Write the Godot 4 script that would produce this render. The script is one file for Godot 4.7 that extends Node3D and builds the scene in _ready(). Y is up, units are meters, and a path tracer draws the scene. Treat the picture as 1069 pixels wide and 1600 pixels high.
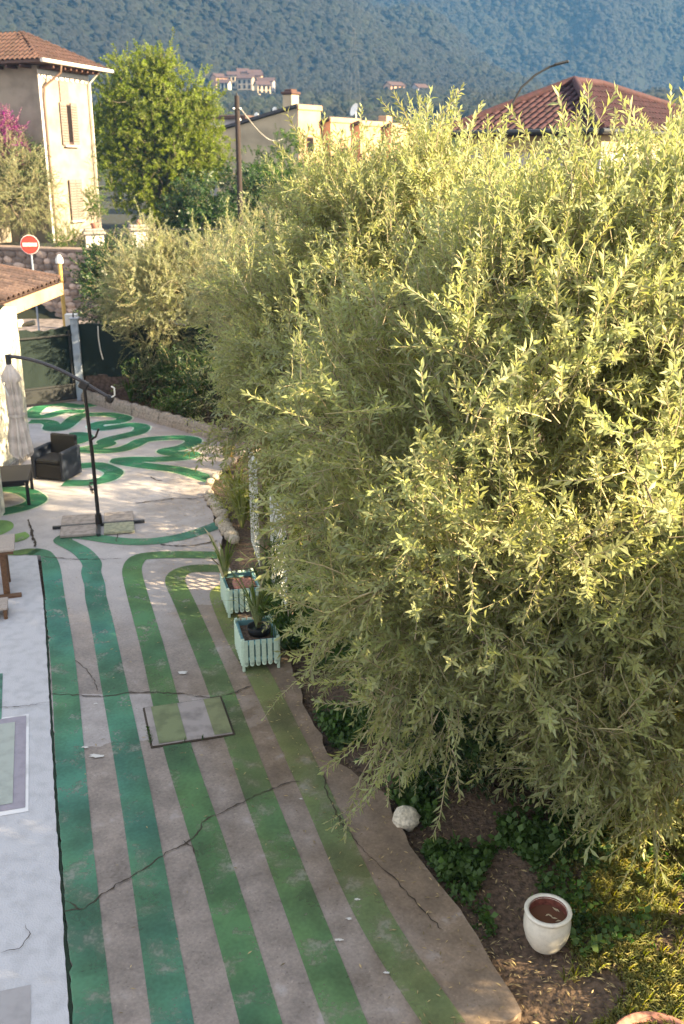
extends Node3D

# ---------------------------------------------------------------- geometry collector
class Geo:
	var v := PackedVector3Array()
	var n := PackedVector3Array()
	var uv := PackedVector2Array()
	var c := PackedColorArray()
	var tint := Color.WHITE
	func put(p: Vector3, nn: Vector3, u := Vector2.ZERO):
		v.append(p); n.append(nn); uv.append(u); c.append(tint)
	func tris(a: Vector3, b: Vector3, d: Vector3, na: Vector3, nb: Vector3, nd: Vector3):
		if (b - a).cross(d - a).dot(na + nb + nd) > 0.0:
			put(a, na); put(d, nd); put(b, nb)
		else:
			put(a, na); put(b, nb); put(d, nd)
	func tri(a: Vector3, b: Vector3, d: Vector3, out: Vector3):
		var m := (b - a).cross(d - a).normalized()
		if m.dot(out) < 0.0: m = -m
		tris(a, b, d, m, m, m)
	func quad(a: Vector3, b: Vector3, d: Vector3, e: Vector3, out: Vector3):
		tri(a, b, d, out); tri(a, d, e, out)
	func box(size: Vector3, x: Transform3D, bev := 0.0):
		var h := size * 0.5
		bev = minf(bev, minf(h.x, minf(h.y, h.z)) * 0.9)
		var p := {}
		for sx in [-1, 1]:
			for sy in [-1, 1]:
				for sz in [-1, 1]:
					var s := Vector3(sx, sy, sz)
					for ax in 3:
						var q := s * h
						for k in 3:
							if k != ax: q[k] -= s[k] * bev
						p[[sx, sy, sz, ax]] = x * q
		var b := x.basis
		for ax in 3:
			var u := (ax + 1) % 3
			var w := (ax + 2) % 3
			for s in [-1, 1]:
				var k := []
				for t in [[-1, -1], [1, -1], [1, 1], [-1, 1]]:
					var q := [0, 0, 0, ax]
					q[ax] = s; q[u] = t[0]; q[w] = t[1]
					k.append(p[q])
				var o := Vector3.ZERO; o[ax] = s
				quad(k[0], k[1], k[2], k[3], b * o)
			if bev > 0.0:   # the four edges that run along ax
				for t in [[-1, -1], [1, -1], [1, 1], [-1, 1]]:
					var k := []
					for e in [[-1, u], [1, u], [1, w], [-1, w]]:
						var q := [0, 0, 0, e[1]]
						q[ax] = e[0]; q[u] = t[0]; q[w] = t[1]
						k.append(p[q])
					var o := Vector3.ZERO; o[u] = t[0]; o[w] = t[1]
					quad(k[0], k[1], k[2], k[3], b * o)
		if bev > 0.0:
			for sx in [-1, 1]:
				for sy in [-1, 1]:
					for sz in [-1, 1]:
						tri(p[[sx, sy, sz, 0]], p[[sx, sy, sz, 1]], p[[sx, sy, sz, 2]], b * Vector3(sx, sy, sz))
	func bar(a: Vector3, b: Vector3, w: float, h: float, bev := 0.0, up := Vector3.UP):
		var z := (b - a).normalized()
		if absf(z.dot(up)) > 0.99: up = Vector3.RIGHT
		var xx := up.cross(z).normalized()
		box(Vector3(w, h, a.distance_to(b)), Transform3D(Basis(xx, z.cross(xx), z), (a + b) * 0.5), bev)
	func tube(pts: Array, rad: Array, seg := 6, cap := true):
		var rings := []
		var nor := []
		var side := Vector3.ZERO
		for i in pts.size():
			var d: Vector3 = (pts[mini(i + 1, pts.size() - 1)] - pts[maxi(i - 1, 0)]).normalized()
			if i == 0: side = d.cross(Vector3(0.31, 0.2, 0.93)).normalized()
			side = (side - d * side.dot(d)).normalized()
			var o := d.cross(side)
			var ring := []
			var rn := []
			for k in seg:
				var a := TAU * k / seg
				var m := side * cos(a) + o * sin(a)
				ring.append(pts[i] + m * rad[mini(i, rad.size() - 1)])
				rn.append(m)
			rings.append(ring); nor.append(rn)
		for i in pts.size() - 1:
			for k in seg:
				var j := (k + 1) % seg
				tris(rings[i][k], rings[i][j], rings[i + 1][j], nor[i][k], nor[i][j], nor[i + 1][j])
				tris(rings[i][k], rings[i + 1][j], rings[i + 1][k], nor[i][k], nor[i + 1][j], nor[i + 1][k])
		if cap:
			for e in [0, pts.size() - 1]:
				var out: Vector3 = pts[0] - pts[1] if e == 0 else pts[e] - pts[e - 1]
				for k in range(1, seg - 1): tri(rings[e][0], rings[e][k], rings[e][k + 1], out)
	func lathe(prof: Array, seg: int, x: Transform3D, wob := 0.0, pleats := 0):
		var g := []
		for i in prof.size():
			var ring := []
			for k in seg:
				var a := TAU * k / seg
				var f := 1.0 + (wob * cos(a * pleats) if pleats else 0.0)
				ring.append(x * Vector3(cos(a) * prof[i].x * f, prof[i].y, sin(a) * prof[i].x * f))
			g.append(ring)
		grid(g, true, x, prof)
	func grid(g: Array, closed: bool, _x := Transform3D.IDENTITY, prof := []):
		# smooth normals from neighbours; for lathes the outside is on the left of the upward profile
		var rows := g.size()
		var cols: int = g[0].size()
		var nn := []
		for i in rows:
			var r := []
			for k in cols:
				var du: Vector3 = g[i][(k + 1) % cols if closed else mini(k + 1, cols - 1)] - g[i][(k - 1 + cols) % cols if closed else maxi(k - 1, 0)]
				var dv: Vector3 = g[mini(i + 1, rows - 1)][k] - g[maxi(i - 1, 0)][k]
				var m := dv.cross(du)
				r.append(m.normalized() if m.length() > 1e-9 else Vector3.UP)
			nn.append(r)
		for i in rows - 1:
			for k in (cols if closed else cols - 1):
				var j := (k + 1) % cols
				tris(g[i][k], g[i][j], g[i + 1][j], nn[i][k], nn[i][j], nn[i + 1][j])
				tris(g[i][k], g[i + 1][j], g[i + 1][k], nn[i][k], nn[i + 1][j], nn[i + 1][k])
	func slab(poly: PackedVector2Array, top: float, thick: float, org := Vector2.ZERO):
		# a flat sheet or plate over a polygon in x and z; uv in metres
		var ix := Geometry2D.triangulate_polygon(poly)
		for i in range(0, ix.size(), 3):
			var q := [poly[ix[i]], poly[ix[i + 1]], poly[ix[i + 2]]]
			if (q[1] - q[0]).cross(q[2] - q[0]) < 0.0: q = [q[0], q[2], q[1]]
			for e in q: put(Vector3(e.x, top, e.y), Vector3.UP, Vector2(e.x, e.y) - org)
		if thick > 0.0:
			var cw := Geometry2D.is_polygon_clockwise(poly)
			for i in poly.size():
				var a := poly[i]
				var b := poly[(i + 1) % poly.size()]
				var o := Vector3(b.y - a.y, 0, a.x - b.x) * (-1.0 if cw else 1.0)
				var s := v.size()
				quad(Vector3(a.x, top, a.y), Vector3(b.x, top, b.y), Vector3(b.x, top - thick, b.y), Vector3(a.x, top - thick, a.y), o)
				for k in range(s, v.size()): uv[k] = Vector2(v[k].x, v[k].z) - org
	func blob(r: Vector3, x: Transform3D, rough: float, sd: int, rows := 5, cols := 8):
		var nz := FastNoiseLite.new()
		nz.seed = sd; nz.frequency = 0.9
		var g := []
		for i in rows + 1:
			var ring := []
			var th := PI * i / rows
			for k in cols:
				var a := TAU * k / cols
				var d := Vector3(sin(th) * cos(a), -cos(th), sin(th) * sin(a))
				var f := 1.0 + rough * nz.get_noise_3dv(d * 1.3)
				ring.append(x * (d * r * f))
			g.append(ring)
		grid(g, true)
	func mesh(into: ArrayMesh = null) -> ArrayMesh:
		var m := into if into else ArrayMesh.new()
		if v.is_empty(): return m
		var a := []
		a.resize(Mesh.ARRAY_MAX)
		a[Mesh.ARRAY_VERTEX] = v; a[Mesh.ARRAY_NORMAL] = n; a[Mesh.ARRAY_TEX_UV] = uv; a[Mesh.ARRAY_COLOR] = c
		m.add_surface_from_arrays(Mesh.PRIMITIVE_TRIANGLES, a)
		return m

# ---------------------------------------------------------------- helpers
var M := {}
var taken := {}
var rng := RandomNumberGenerator.new()

func numbered(called: String) -> String:
	if not taken.has(called):
		taken[called] = 0
		return called
	taken[called] += 1
	return "%s_%03d" % [called, taken[called]]

func tag(o: Node, label := "", category := "", group := "", kind := ""):
	if label: o.set_meta("label", label)
	if category: o.set_meta("category", category)
	if group: o.set_meta("group", group)
	if kind: o.set_meta("kind", kind)
	return o

func thing(called: String, label: String, category: String, at := Vector3.ZERO, turn := 0.0, group := "") -> Node3D:
	var o := Node3D.new()
	o.name = numbered(called)
	add_child(o)
	o.position = at
	o.rotation.y = turn
	return tag(o, label, category, group)

func put(called: String, mesh, m: Material, parent: Node = null, kind := "") -> MeshInstance3D:
	var o := MeshInstance3D.new()
	o.mesh = mesh.mesh() if mesh is Geo else mesh
	if m:
		o.material_override = m
	o.name = called if parent else numbered(called)
	(parent if parent else self).add_child(o, true)
	if kind: o.set_meta("kind", kind)
	return o

func dup(root: Node3D, at: Vector3, turn: float, label: String, group := "") -> Node3D:
	var r: Node3D = root.duplicate()
	r.name = numbered(String(root.name).rstrip("0123456789_"))
	add_child(r)
	r.position = at
	r.rotation.y = turn
	r.set_meta("label", label)
	if group: r.set_meta("group", group)
	return r

func ident(p := Vector3.ZERO, turn := 0.0) -> Transform3D:
	return Transform3D(Basis(Vector3.UP, turn), p)

func lin(r: float, g: float, b: float, a := 1.0) -> Color:
	var k := Color(r, g, b).linear_to_srgb()
	k.a = a
	return k

func noise(freq: float, oct: int, sd: int) -> FastNoiseLite:
	var z := FastNoiseLite.new()
	z.noise_type = FastNoiseLite.TYPE_SIMPLEX_SMOOTH
	z.frequency = freq
	z.fractal_octaves = oct
	z.seed = sd
	return z

func noise_tex(freq: float, oct: int, lo: float, hi: float, sd: int, size := 512) -> NoiseTexture2D:
	var t := NoiseTexture2D.new()
	t.width = size; t.height = size; t.seamless = true
	t.noise = noise(freq, oct, sd)
	var g := Gradient.new()
	g.set_color(0, Color(lo, lo, lo)); g.set_color(1, Color(hi, hi, hi))
	t.color_ramp = g
	return t

func normal_tex(freq: float, oct: int, bump: float, sd: int) -> NoiseTexture2D:
	var t := NoiseTexture2D.new()
	t.width = 512; t.height = 512; t.seamless = true
	t.noise = noise(freq, oct, sd)
	t.as_normal_map = true
	t.bump_strength = bump
	return t

func mat(col: Color, rough := 0.8, tex := "", scale := 1.0, nrm := "", nscale := 1.0, metal := 0.0) -> StandardMaterial3D:
	var m := StandardMaterial3D.new()
	m.albedo_color = col
	m.roughness = rough
	m.metallic = metal
	m.vertex_color_use_as_albedo = true
	if tex or nrm:
		m.uv1_triplanar = true
		m.uv1_world_triplanar = true
		m.uv1_scale = Vector3.ONE * scale
	if tex: m.albedo_texture = T[tex]
	if nrm:
		m.normal_enabled = true
		m.normal_texture = T[nrm]
		m.normal_scale = nscale
	return m

var T := {}

func leaf_mat(col: Color, through: Color, rough := 0.55) -> StandardMaterial3D:
	var m := mat(col, rough)
	m.backlight_enabled = true
	m.backlight = through
	m.cull_mode = BaseMaterial3D.CULL_DISABLED
	return m

# ---------------------------------------------------------------- plants
# A twig grows along +y from the origin; surface 0 is its leaves, surface 1 its stem.
func twig(length: float, pairs: int, ll: float, lw: float, open: float, bend: float, sd: int, bare := 0.12, tuft := true) -> ArrayMesh:
	var r := RandomNumberGenerator.new()
	r.seed = sd
	var lv := Geo.new()
	var stm := Geo.new()
	var pts := []
	for i in 5:
		var t := i / 4.0
		pts.append(Vector3(bend * t * t * length, t * length * (1.0 - 0.2 * absf(bend) * t), 0.06 * length * sin(t * 4.0 + sd)))
	stm.tint = Color(0.95, 0.92, 0.8)
	stm.tube(pts, [0.0042, 0.0036, 0.0028, 0.0022, 0.0012], 3, false)
	var turn := r.randf() * TAU
	for k in pairs:
		var t := lerpf(bare, 1.0, (k + 0.5) / pairs)
		var f := t * 4.0
		var i0 := mini(int(f), 3)
		var p: Vector3 = pts[i0].lerp(pts[i0 + 1], f - i0)
		var ax: Vector3 = (pts[i0 + 1] - pts[i0]).normalized()
		turn += PI * 0.5 + r.randf_range(-0.35, 0.35)
		var s1 := ax.cross(Vector3(cos(turn), 0.13, sin(turn))).normalized()
		for s in [-1.0, 1.0]:
			if r.randf() < 0.08: continue
			var tip := t > 0.93 and tuft
			var a := open * (0.45 if tip else 1.0) + r.randf_range(-0.3, 0.3)
			var d: Vector3 = (ax * cos(a) + s1 * s * sin(a) + Vector3(r.randf() - 0.5, r.randf() - 0.5, r.randf() - 0.5) * 0.35).normalized()
			var nn: Vector3 = (ax - d * ax.dot(d) + Vector3(r.randf() - 0.5, r.randf() - 0.5, r.randf() - 0.5) * 0.5).normalized()
			nn = (nn - d * nn.dot(d)).normalized()
			leaf(lv, p, d, nn, ll * r.randf_range(0.65, 1.15) * (0.75 if tip else 1.0), lw * r.randf_range(0.8, 1.2), r.randf_range(0.72, 1.25), r)
	var m := lv.mesh()
	stm.mesh(m)
	return m

func leaf(g: Geo, p: Vector3, d: Vector3, nn: Vector3, l: float, w: float, tone: float, r: RandomNumberGenerator):
	var sd := d.cross(nn)
	var a := p + d * l * 0.5 + sd * w * 0.5 + nn * w * 0.12
	var b := p + d * l * 0.5 - sd * w * 0.5 + nn * w * 0.12
	var mid := p + d * l * 0.48
	var tip := p + d * l - nn * l * r.randf_range(-0.02, 0.16)
	g.tint = Color(tone, tone, tone * r.randf_range(0.8, 1.1))
	var n1 := (nn + sd * 0.25).normalized()
	var n2 := (nn - sd * 0.25).normalized()
	g.tris(p, a, mid, n1, n1, nn); g.tris(a, tip, mid, n1, n1, nn)
	g.tris(p, mid, b, nn, nn, n2); g.tris(mid, tip, b, nn, n2, n2)

func aim(dir: Vector3, roll: float, s: float) -> Basis:
	var y := dir.normalized()
	var x := y.cross(Vector3(0.32, 0.11, 0.94)).normalized()
	if x.length() < 0.5: x = Vector3.RIGHT
	var b := Basis(x, y, x.cross(y).normalized())
	return b * Basis(Vector3.UP, roll).scaled(Vector3.ONE * s)

func scatter(called: String, mesh: Mesh, mats: Array, list: Array, tints: Array, parent: Node, kind := "stuff") -> MultiMeshInstance3D:
	var mm := MultiMesh.new()
	mm.transform_format = MultiMesh.TRANSFORM_3D
	mm.use_colors = true
	mm.mesh = mesh
	for k in mats.size():
		if mesh.get_surface_count() > k: mesh.surface_set_material(k, mats[k])
	mm.instance_count = list.size()
	for i in list.size():
		mm.set_instance_transform(i, list[i])
		mm.set_instance_color(i, tints[i])
	var o := MultiMeshInstance3D.new()
	o.multimesh = mm
	o.name = called if parent else numbered(called)
	(parent if parent else self).add_child(o, true)
	if kind: o.set_meta("kind", kind)
	return o

# A crown: twigs in clumps at branch ends within one or more ellipsoids, thinner inside.
# lobes: [centre, radii, weight]; returns the clump positions.
func crown(parent: Node3D, called: String, meshes: Array, mats: Array, lobes: Array, clumps: int, per: int, spread: float, up: float, droop: float, size: float, sd: int, holes := -0.32, floor_y := -1e9) -> Array:
	var r := RandomNumberGenerator.new()
	r.seed = sd
	var nz := noise(0.55, 2, sd)
	var lists := []
	var cols := []
	for k in meshes.size(): lists.append([]); cols.append([])
	var spots := []
	var total := 0.0
	for l in lobes: total += l[2]
	for k in clumps:
		var pick := r.randf() * total
		var lobe = lobes[0]
		for l in lobes:
			pick -= l[2]
			lobe = l
			if pick <= 0.0: break
		var d := Vector3(r.randfn(), r.randfn(), r.randfn()).normalized()
		var inner := r.randf() < 0.27
		var rad := r.randf_range(0.35, 0.7) if inner else r.randf_range(0.72, 1.0)
		rad *= 1.0 + 0.3 * nz.get_noise_3dv(d * 2.2 + lobe[0])
		var p: Vector3 = lobe[0] + d * lobe[1] * rad
		if p.y < floor_y: continue
		if not inner and nz.get_noise_3dv(p * 1.3 + Vector3(50, 0, 0)) < holes: continue
		var out: Vector3 = (d / lobe[1]).normalized()
		var top := clampf(out.y, -0.6, 1.0)
		var axis := (out * 0.9 + Vector3.UP * (up * maxf(top + 0.35, 0.0) - droop * maxf(0.3 - top, 0.0)) + Vector3(r.randfn(), r.randfn(), r.randfn()) * 0.35).normalized()
		spots.append([p, axis])
		var shade := r.randf_range(0.8, 1.2)
		for j in per:
			var q := p + Vector3(r.randfn(), r.randfn(), r.randfn()) * spread - axis * 0.15
			var dir := (axis + Vector3(r.randfn(), r.randfn() + 0.15 * up, r.randfn()) * 0.42).normalized()
			var w := r.randi() % meshes.size()
			lists[w].append(Transform3D(aim(dir, r.randf() * TAU, size * r.randf_range(0.7, 1.25)), q))
			var t := shade * r.randf_range(0.85, 1.15)
			cols[w].append(Color(t * r.randf_range(0.94, 1.06), t, t * r.randf_range(0.85, 1.1)))
	for k in meshes.size():
		scatter(called, meshes[k].duplicate(), mats, lists[k], cols[k], parent)
	return spots

func trunk_and_limbs(t: Node3D, fork: Vector3, tr: float, ends: Array, spots: Array, bark: Material, sd: int):
	var r := RandomNumberGenerator.new()
	r.seed = sd
	var g := Geo.new()
	var pts := []
	for i in 6:
		var f := i / 5.0
		pts.append(fork * f + Vector3(r.randf_range(-1, 1), 0, r.randf_range(-1, 1)) * tr * 0.45 * sin(f * PI))
	pts[0] = Vector3(0, -0.12, 0)
	g.tube(pts, [tr * 1.55, tr * 1.12, tr, tr * 0.93, tr * 0.88, tr * 0.8], 10)
	put("trunk", g, bark, t)
	var nodes := []
	for e in ends:
		g = Geo.new()
		pts = []
		for i in 6:
			var f := i / 5.0
			var p: Vector3 = fork.lerp(e, f) + Vector3(r.randf_range(-1, 1), r.randf_range(-0.4, 1), r.randf_range(-1, 1)) * 0.16 * sin(f * PI) * fork.distance_to(e) * 0.6
			pts.append(p)
			if i > 1: nodes.append(p)
		g.tube(pts, [tr * 0.62, tr * 0.5, tr * 0.4, tr * 0.32, tr * 0.24, tr * 0.14], 7)
		put("limb", g, bark, t)
	g = Geo.new()
	# every clump hangs on the nearest wood grown so far, the inner ones first
	var order := spots.duplicate()
	order.sort_custom(func(u, w): return u[0].distance_squared_to(fork) < w[0].distance_squared_to(fork))
	var wood := PackedVector3Array(nodes)
	for s in order:
		var p: Vector3 = s[0]
		var best := wood[0]
		var near := 1e9
		for q in wood:
			var dd := q.distance_squared_to(p)
			if dd < near: near = dd; best = q
		var m := best.lerp(p, 0.5) + Vector3(r.randfn(), r.randfn() + 0.3, r.randfn()) * 0.07 * sqrt(near)
		var k := clampf(sqrt(near) * 0.012, 0.0035, 0.013)
		g.tube([best, m, p], [k * 1.3, k, k * 0.6], 4, false)
		wood.append(m)
		wood.append(p)
	put("branches", g, bark, t, "stuff")

# ---------------------------------------------------------------- scene
const SUN := Vector3(0.88, 0.43, 0.27)

func _ready():
	rng.seed = 7
	var cam := Camera3D.new()
	cam.name = "camera"
	cam.position = Vector3(0, 6, 0)
	cam.rotation_degrees = Vector3(-19.4, 0, 0)
	cam.fov = 54.91
	cam.near = 0.1
	cam.far = 3000.0
	var lens := CameraAttributesPhysical.new()   # a little softness far beyond the near olive
	lens.frustum_focal_length = 23.093
	lens.frustum_focus_distance = 8.5
	lens.exposure_aperture = 1.6
	cam.attributes = lens
	add_child(cam)
	cam.fov = 54.91
	cam.current = true
	var sky := ProceduralSkyMaterial.new()
	sky.sky_top_color = Color(0.63, 0.65, 0.69)
	sky.sky_horizon_color = Color(0.93, 0.90, 0.85)
	sky.sky_energy_multiplier = 0.78
	sky.ground_energy_multiplier = 0.78
	sky.sky_curve = 0.18
	sky.ground_horizon_color = Color(0.6, 0.58, 0.54)
	sky.ground_bottom_color = Color(0.3, 0.28, 0.25)
	var env := Environment.new()
	env.background_mode = Environment.BG_SKY
	env.sky = Sky.new()
	env.sky.sky_material = sky
	env.tonemap_mode = Environment.TONE_MAPPER_LINEAR
	env.tonemap_exposure = 5.8
	env.fog_enabled = true
	env.fog_density = 0.00027
	env.fog_light_color = Color(0.34, 0.55, 0.78)
	env.sdfgi_enabled = true
	env.ssao_enabled = true
	env.ssil_enabled = true
	var we := WorldEnvironment.new()
	we.name = "world"
	we.environment = env
	add_child(we)
	var sun := DirectionalLight3D.new()
	sun.name = "sun"
	sun.light_energy = 1.6
	sun.light_color = Color(1.0, 0.90, 0.72)
	sun.light_angular_distance = 0.5
	sun.shadow_enabled = true
	add_child(sun)
	sun.look_at_from_position(SUN * 50.0, Vector3.ZERO)

	textures()
	materials()
	twigs()
	setting()
	far_land()
	left_house()
	terrace_and_wall()
	row_houses()
	red_roof_house()
	garden_house()
	patio()
	gate_and_fence()
	kerb()
	furniture()
	umbrella()
	planters()
	trellises()
	bed()
	olives()
	background_plants()
	small_things()

func textures():
	T.cloud = noise_tex(0.008, 5, 0.80, 1.14, 1)
	T.stain = noise_tex(0.014, 6, 0.62, 1.20, 2)
	T.plaster = noise_tex(0.02, 6, 0.91, 1.06, 9)
	T.grain = noise_tex(0.10, 4, 0.80, 1.15, 3)
	T.wood = noise_tex(0.03, 5, 0.7, 1.15, 4)
	T.rough_n = normal_tex(0.05, 5, 5.0, 5)
	T.fine_n = normal_tex(0.2, 3, 3.0, 6)
	T.soil = noise_tex(0.05, 6, 0.45, 1.35, 7)

func materials():
	M.bark = mat(lin(0.17, 0.135, 0.10), 0.95, "stain", 2.5, "rough_n", 1.2)
	M.twig = mat(lin(0.42, 0.37, 0.26), 0.8)
	M.olive = leaf_mat(lin(0.40, 0.43, 0.215), Color(1.0, 1.0, 0.82), 0.5)
	M.olive_far = leaf_mat(lin(0.33, 0.35, 0.225), Color(1.0, 1.0, 0.78), 0.55)
	M.lime = leaf_mat(lin(0.18, 0.235, 0.025), Color(0.98, 1.0, 0.3), 0.5)
	M.dark_leaf = leaf_mat(lin(0.035, 0.075, 0.018), Color(0.5, 0.7, 0.2), 0.4)
	M.green_leaf = leaf_mat(lin(0.08, 0.15, 0.025), Color(0.85, 1.0, 0.3), 0.5)
	M.weed = leaf_mat(lin(0.075, 0.14, 0.03), Color(0.7, 0.9, 0.3), 0.6)
	M.grass = leaf_mat(lin(0.30, 0.32, 0.11), Color(0.9, 0.95, 0.35), 0.6)
	M.blade = leaf_mat(lin(0.27, 0.30, 0.12), Color(0.8, 0.95, 0.4), 0.5)
	M.dry = leaf_mat(lin(0.50, 0.42, 0.27), Color(0.5, 0.4, 0.25), 0.8)
	M.petal = leaf_mat(lin(0.22, 0.012, 0.19), Color(0.8, 0.3, 0.8), 0.6)
	M.pink_petal = leaf_mat(lin(0.75, 0.22, 0.20), Color(0.9, 0.5, 0.5), 0.6)
	M.white_petal = leaf_mat(lin(0.8, 0.78, 0.7), Color(0.9, 0.9, 0.8), 0.6)
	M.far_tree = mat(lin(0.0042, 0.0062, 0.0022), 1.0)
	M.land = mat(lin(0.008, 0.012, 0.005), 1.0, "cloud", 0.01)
	M.soil = mat(lin(0.125, 0.082, 0.054), 1.0, "soil", 0.55, "rough_n", 1.0)
	M.asphalt = mat(lin(0.20, 0.17, 0.17), 0.95, "stain", 0.35, "fine_n", 0.4)
	M.cream = mat(lin(0.31, 0.265, 0.215), 0.9, "cloud", 0.25, "fine_n", 0.25)
	M.white_trim = mat(lin(0.68, 0.63, 0.58), 0.7, "grain", 0.5)
	M.shutter = mat(lin(0.24, 0.185, 0.165), 0.7, "wood", 0.8)
	M.dark_gap = mat(lin(0.05, 0.025, 0.02), 0.6)
	M.pane = mat(lin(0.015, 0.012, 0.012), 0.35)
	M.pane.metallic_specular = 0.15
	M.tile = mat(lin(0.085, 0.043, 0.035), 0.9, "stain", 0.8, "rough_n", 0.6)
	M.tile_red = mat(lin(0.052, 0.014, 0.02), 0.85, "stain", 0.7, "rough_n", 0.6)
	M.tile_old = mat(lin(0.13, 0.077, 0.062), 0.95, "stain", 1.6, "rough_n", 0.9)
	M.dark_wood = mat(lin(0.09, 0.04, 0.03), 0.8, "wood", 1.5)
	M.copper = mat(lin(0.16, 0.10, 0.07), 0.5)
	M.stone = mat(lin(0.37, 0.29, 0.24), 0.95, "cloud", 1.6, "rough_n", 1.0)
	M.mortar = mat(lin(0.24, 0.18, 0.15), 1.0, "cloud", 1.2, "rough_n", 1.2)
	M.concrete = mat(lin(0.36, 0.33, 0.30), 0.95, "stain", 1.1, "rough_n", 0.8)
	M.kerb = mat(lin(0.36, 0.31, 0.27), 0.95, "stain", 2.2, "rough_n", 1.6)
	M.tan_wall = mat(lin(0.52, 0.42, 0.29), 0.95, "cloud", 0.12, "fine_n", 0.2)
	M.peach_wall = mat(lin(0.56, 0.33, 0.20), 0.95, "cloud", 0.2, "fine_n", 0.2)
	M.slate = mat(lin(0.06, 0.05, 0.055), 0.7, "stain", 0.6)
	M.panel_blue = mat(lin(0.03, 0.045, 0.08), 0.2)
	M.lilac_wall = mat(lin(0.46, 0.43, 0.45), 0.9, "cloud", 0.3)
	M.ochre_wall = mat(lin(0.50, 0.38, 0.22), 0.9, "cloud", 0.3)
	M.house_white = mat(lin(0.68, 0.66, 0.55), 0.9, "stain", 0.5, "fine_n", 0.4)
	M.net = mat(lin(0.003, 0.014, 0.012), 0.85, "grain", 3.0, "fine_n", 1.0)
	M.dark_metal = mat(lin(0.02, 0.022, 0.025), 0.5)
	M.steel = mat(lin(0.36, 0.42, 0.52), 0.4, "cloud", 0.8, "", 1.0, 0.3)
	M.white_plastic = mat(lin(0.78, 0.76, 0.72), 0.5)
	M.yellow_paint = mat(lin(0.66, 0.42, 0.11), 0.6, "grain", 2.0)
	M.sign_red = mat(lin(0.55, 0.035, 0.02), 0.4)
	M.sign_white = mat(lin(0.82, 0.8, 0.78), 0.4)
	M.rattan = mat(lin(0.006, 0.012, 0.028), 0.65, "grain", 9.0, "fine_n", 0.6)
	M.rattan_seat = mat(lin(0.005, 0.005, 0.008), 0.7, "grain", 9.0, "fine_n", 0.6)
	M.table = mat(lin(0.012, 0.012, 0.016), 0.75, "grain", 4.0)
	M.pole = mat(lin(0.014, 0.010, 0.010), 0.45)
	M.arm = mat(lin(0.06, 0.055, 0.06), 0.35, "", 1.0, "", 1.0, 0.4)
	M.canvas = mat(lin(0.74, 0.65, 0.59), 0.9, "cloud", 1.2, "fine_n", 0.4)
	M.paver = mat(lin(0.36, 0.31, 0.28), 0.95, "cloud", 1.7, "rough_n", 0.8)
	M.paver_mossy = mat(lin(0.32, 0.325, 0.23), 0.95, "cloud", 2.1, "rough_n", 0.8)
	M.bench_top = mat(lin(0.42, 0.35, 0.30), 0.7, "wood", 2.5)
	M.bench_leg = mat(lin(0.15, 0.075, 0.035), 0.7, "wood", 2.0)
	M.mint = mat(lin(0.47, 0.60, 0.49), 0.65, "plaster", 2.5)
	M.liner = mat(lin(0.10, 0.22, 0.24), 0.7)
	M.blue_mint = mat(lin(0.27, 0.52, 0.56), 0.6, "cloud", 2.0)
	M.lattice = mat(lin(0.66, 0.68, 0.64), 0.6, "cloud", 2.0)
	M.post_wood = mat(lin(0.30, 0.24, 0.17), 0.8, "wood", 2.0)
	M.glaze = mat(lin(0.66, 0.62, 0.53), 0.25, "plaster", 2.0)
	M.pot_inside = mat(lin(0.24, 0.075, 0.05), 0.6, "stain", 3.0)
	M.terracotta = mat(lin(0.42, 0.19, 0.14), 0.85, "stain", 3.0)
	M.yellow_pot = mat(lin(0.55, 0.36, 0.09), 0.6, "cloud", 3.0)
	M.muddy = mat(lin(0.13, 0.06, 0.035), 0.12)
	M.lime_stone = mat(lin(0.50, 0.43, 0.34), 0.95, "stain", 3.5, "rough_n", 1.2)
	M.old_pole = mat(lin(0.035, 0.024, 0.022), 0.9, "wood", 1.5)
	M.pylon = mat(lin(0.03, 0.036, 0.042), 0.6)
	M.wire = mat(lin(0.5, 0.48, 0.45), 0.6)
	M.crack = mat(lin(0.045, 0.032, 0.022), 1.0)
	M.moss = mat(lin(0.06, 0.10, 0.03), 1.0, "soil", 2.0)
	M.splash = mat(lin(0.55, 0.53, 0.50), 0.7)

var tw := {}

func twigs():
	tw.olive = [twig(0.42, 13, 0.068, 0.018, 0.85, 0.25, 1), twig(0.34, 12, 0.064, 0.0175, 0.75, -0.2, 2), twig(0.52, 15, 0.070, 0.018, 0.8, 0.35, 3, 0.25), twig(0.28, 10, 0.066, 0.0185, 0.7, 0.1, 4)]
	tw.shoot = [twig(0.74, 21, 0.072, 0.020, 0.55, 0.1, 9, 0.2), twig(0.62, 19, 0.070, 0.019, 0.55, 0.12, 5, 0.2), twig(0.5, 16, 0.068, 0.019, 0.6, -0.16, 6, 0.15)]
	tw.long = [twig(0.85, 20, 0.066, 0.017, 0.85, 0.45, 7, 0.3), twig(0.7, 17, 0.066, 0.017, 0.8, 0.3, 8, 0.3)]
	tw.broad = [twig(0.5, 8, 0.13, 0.075, 1.0, 0.2, 11), twig(0.4, 7, 0.12, 0.07, 0.9, -0.2, 12)]
	tw.small_leaf = [twig(0.4, 10, 0.05, 0.028, 0.9, 0.2, 13), twig(0.3, 8, 0.045, 0.028, 0.9, -0.2, 14)]
	tw.weed = [twig(0.16, 4, 0.07, 0.05, 1.15, 0.2, 15, 0.1), twig(0.12, 3, 0.06, 0.05, 1.2, -0.3, 16, 0.1)]
	tw.laurel = [twig(0.45, 9, 0.09, 0.032, 0.9, 0.2, 17), twig(0.35, 8, 0.085, 0.03, 0.9, -0.2, 18)]

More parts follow.
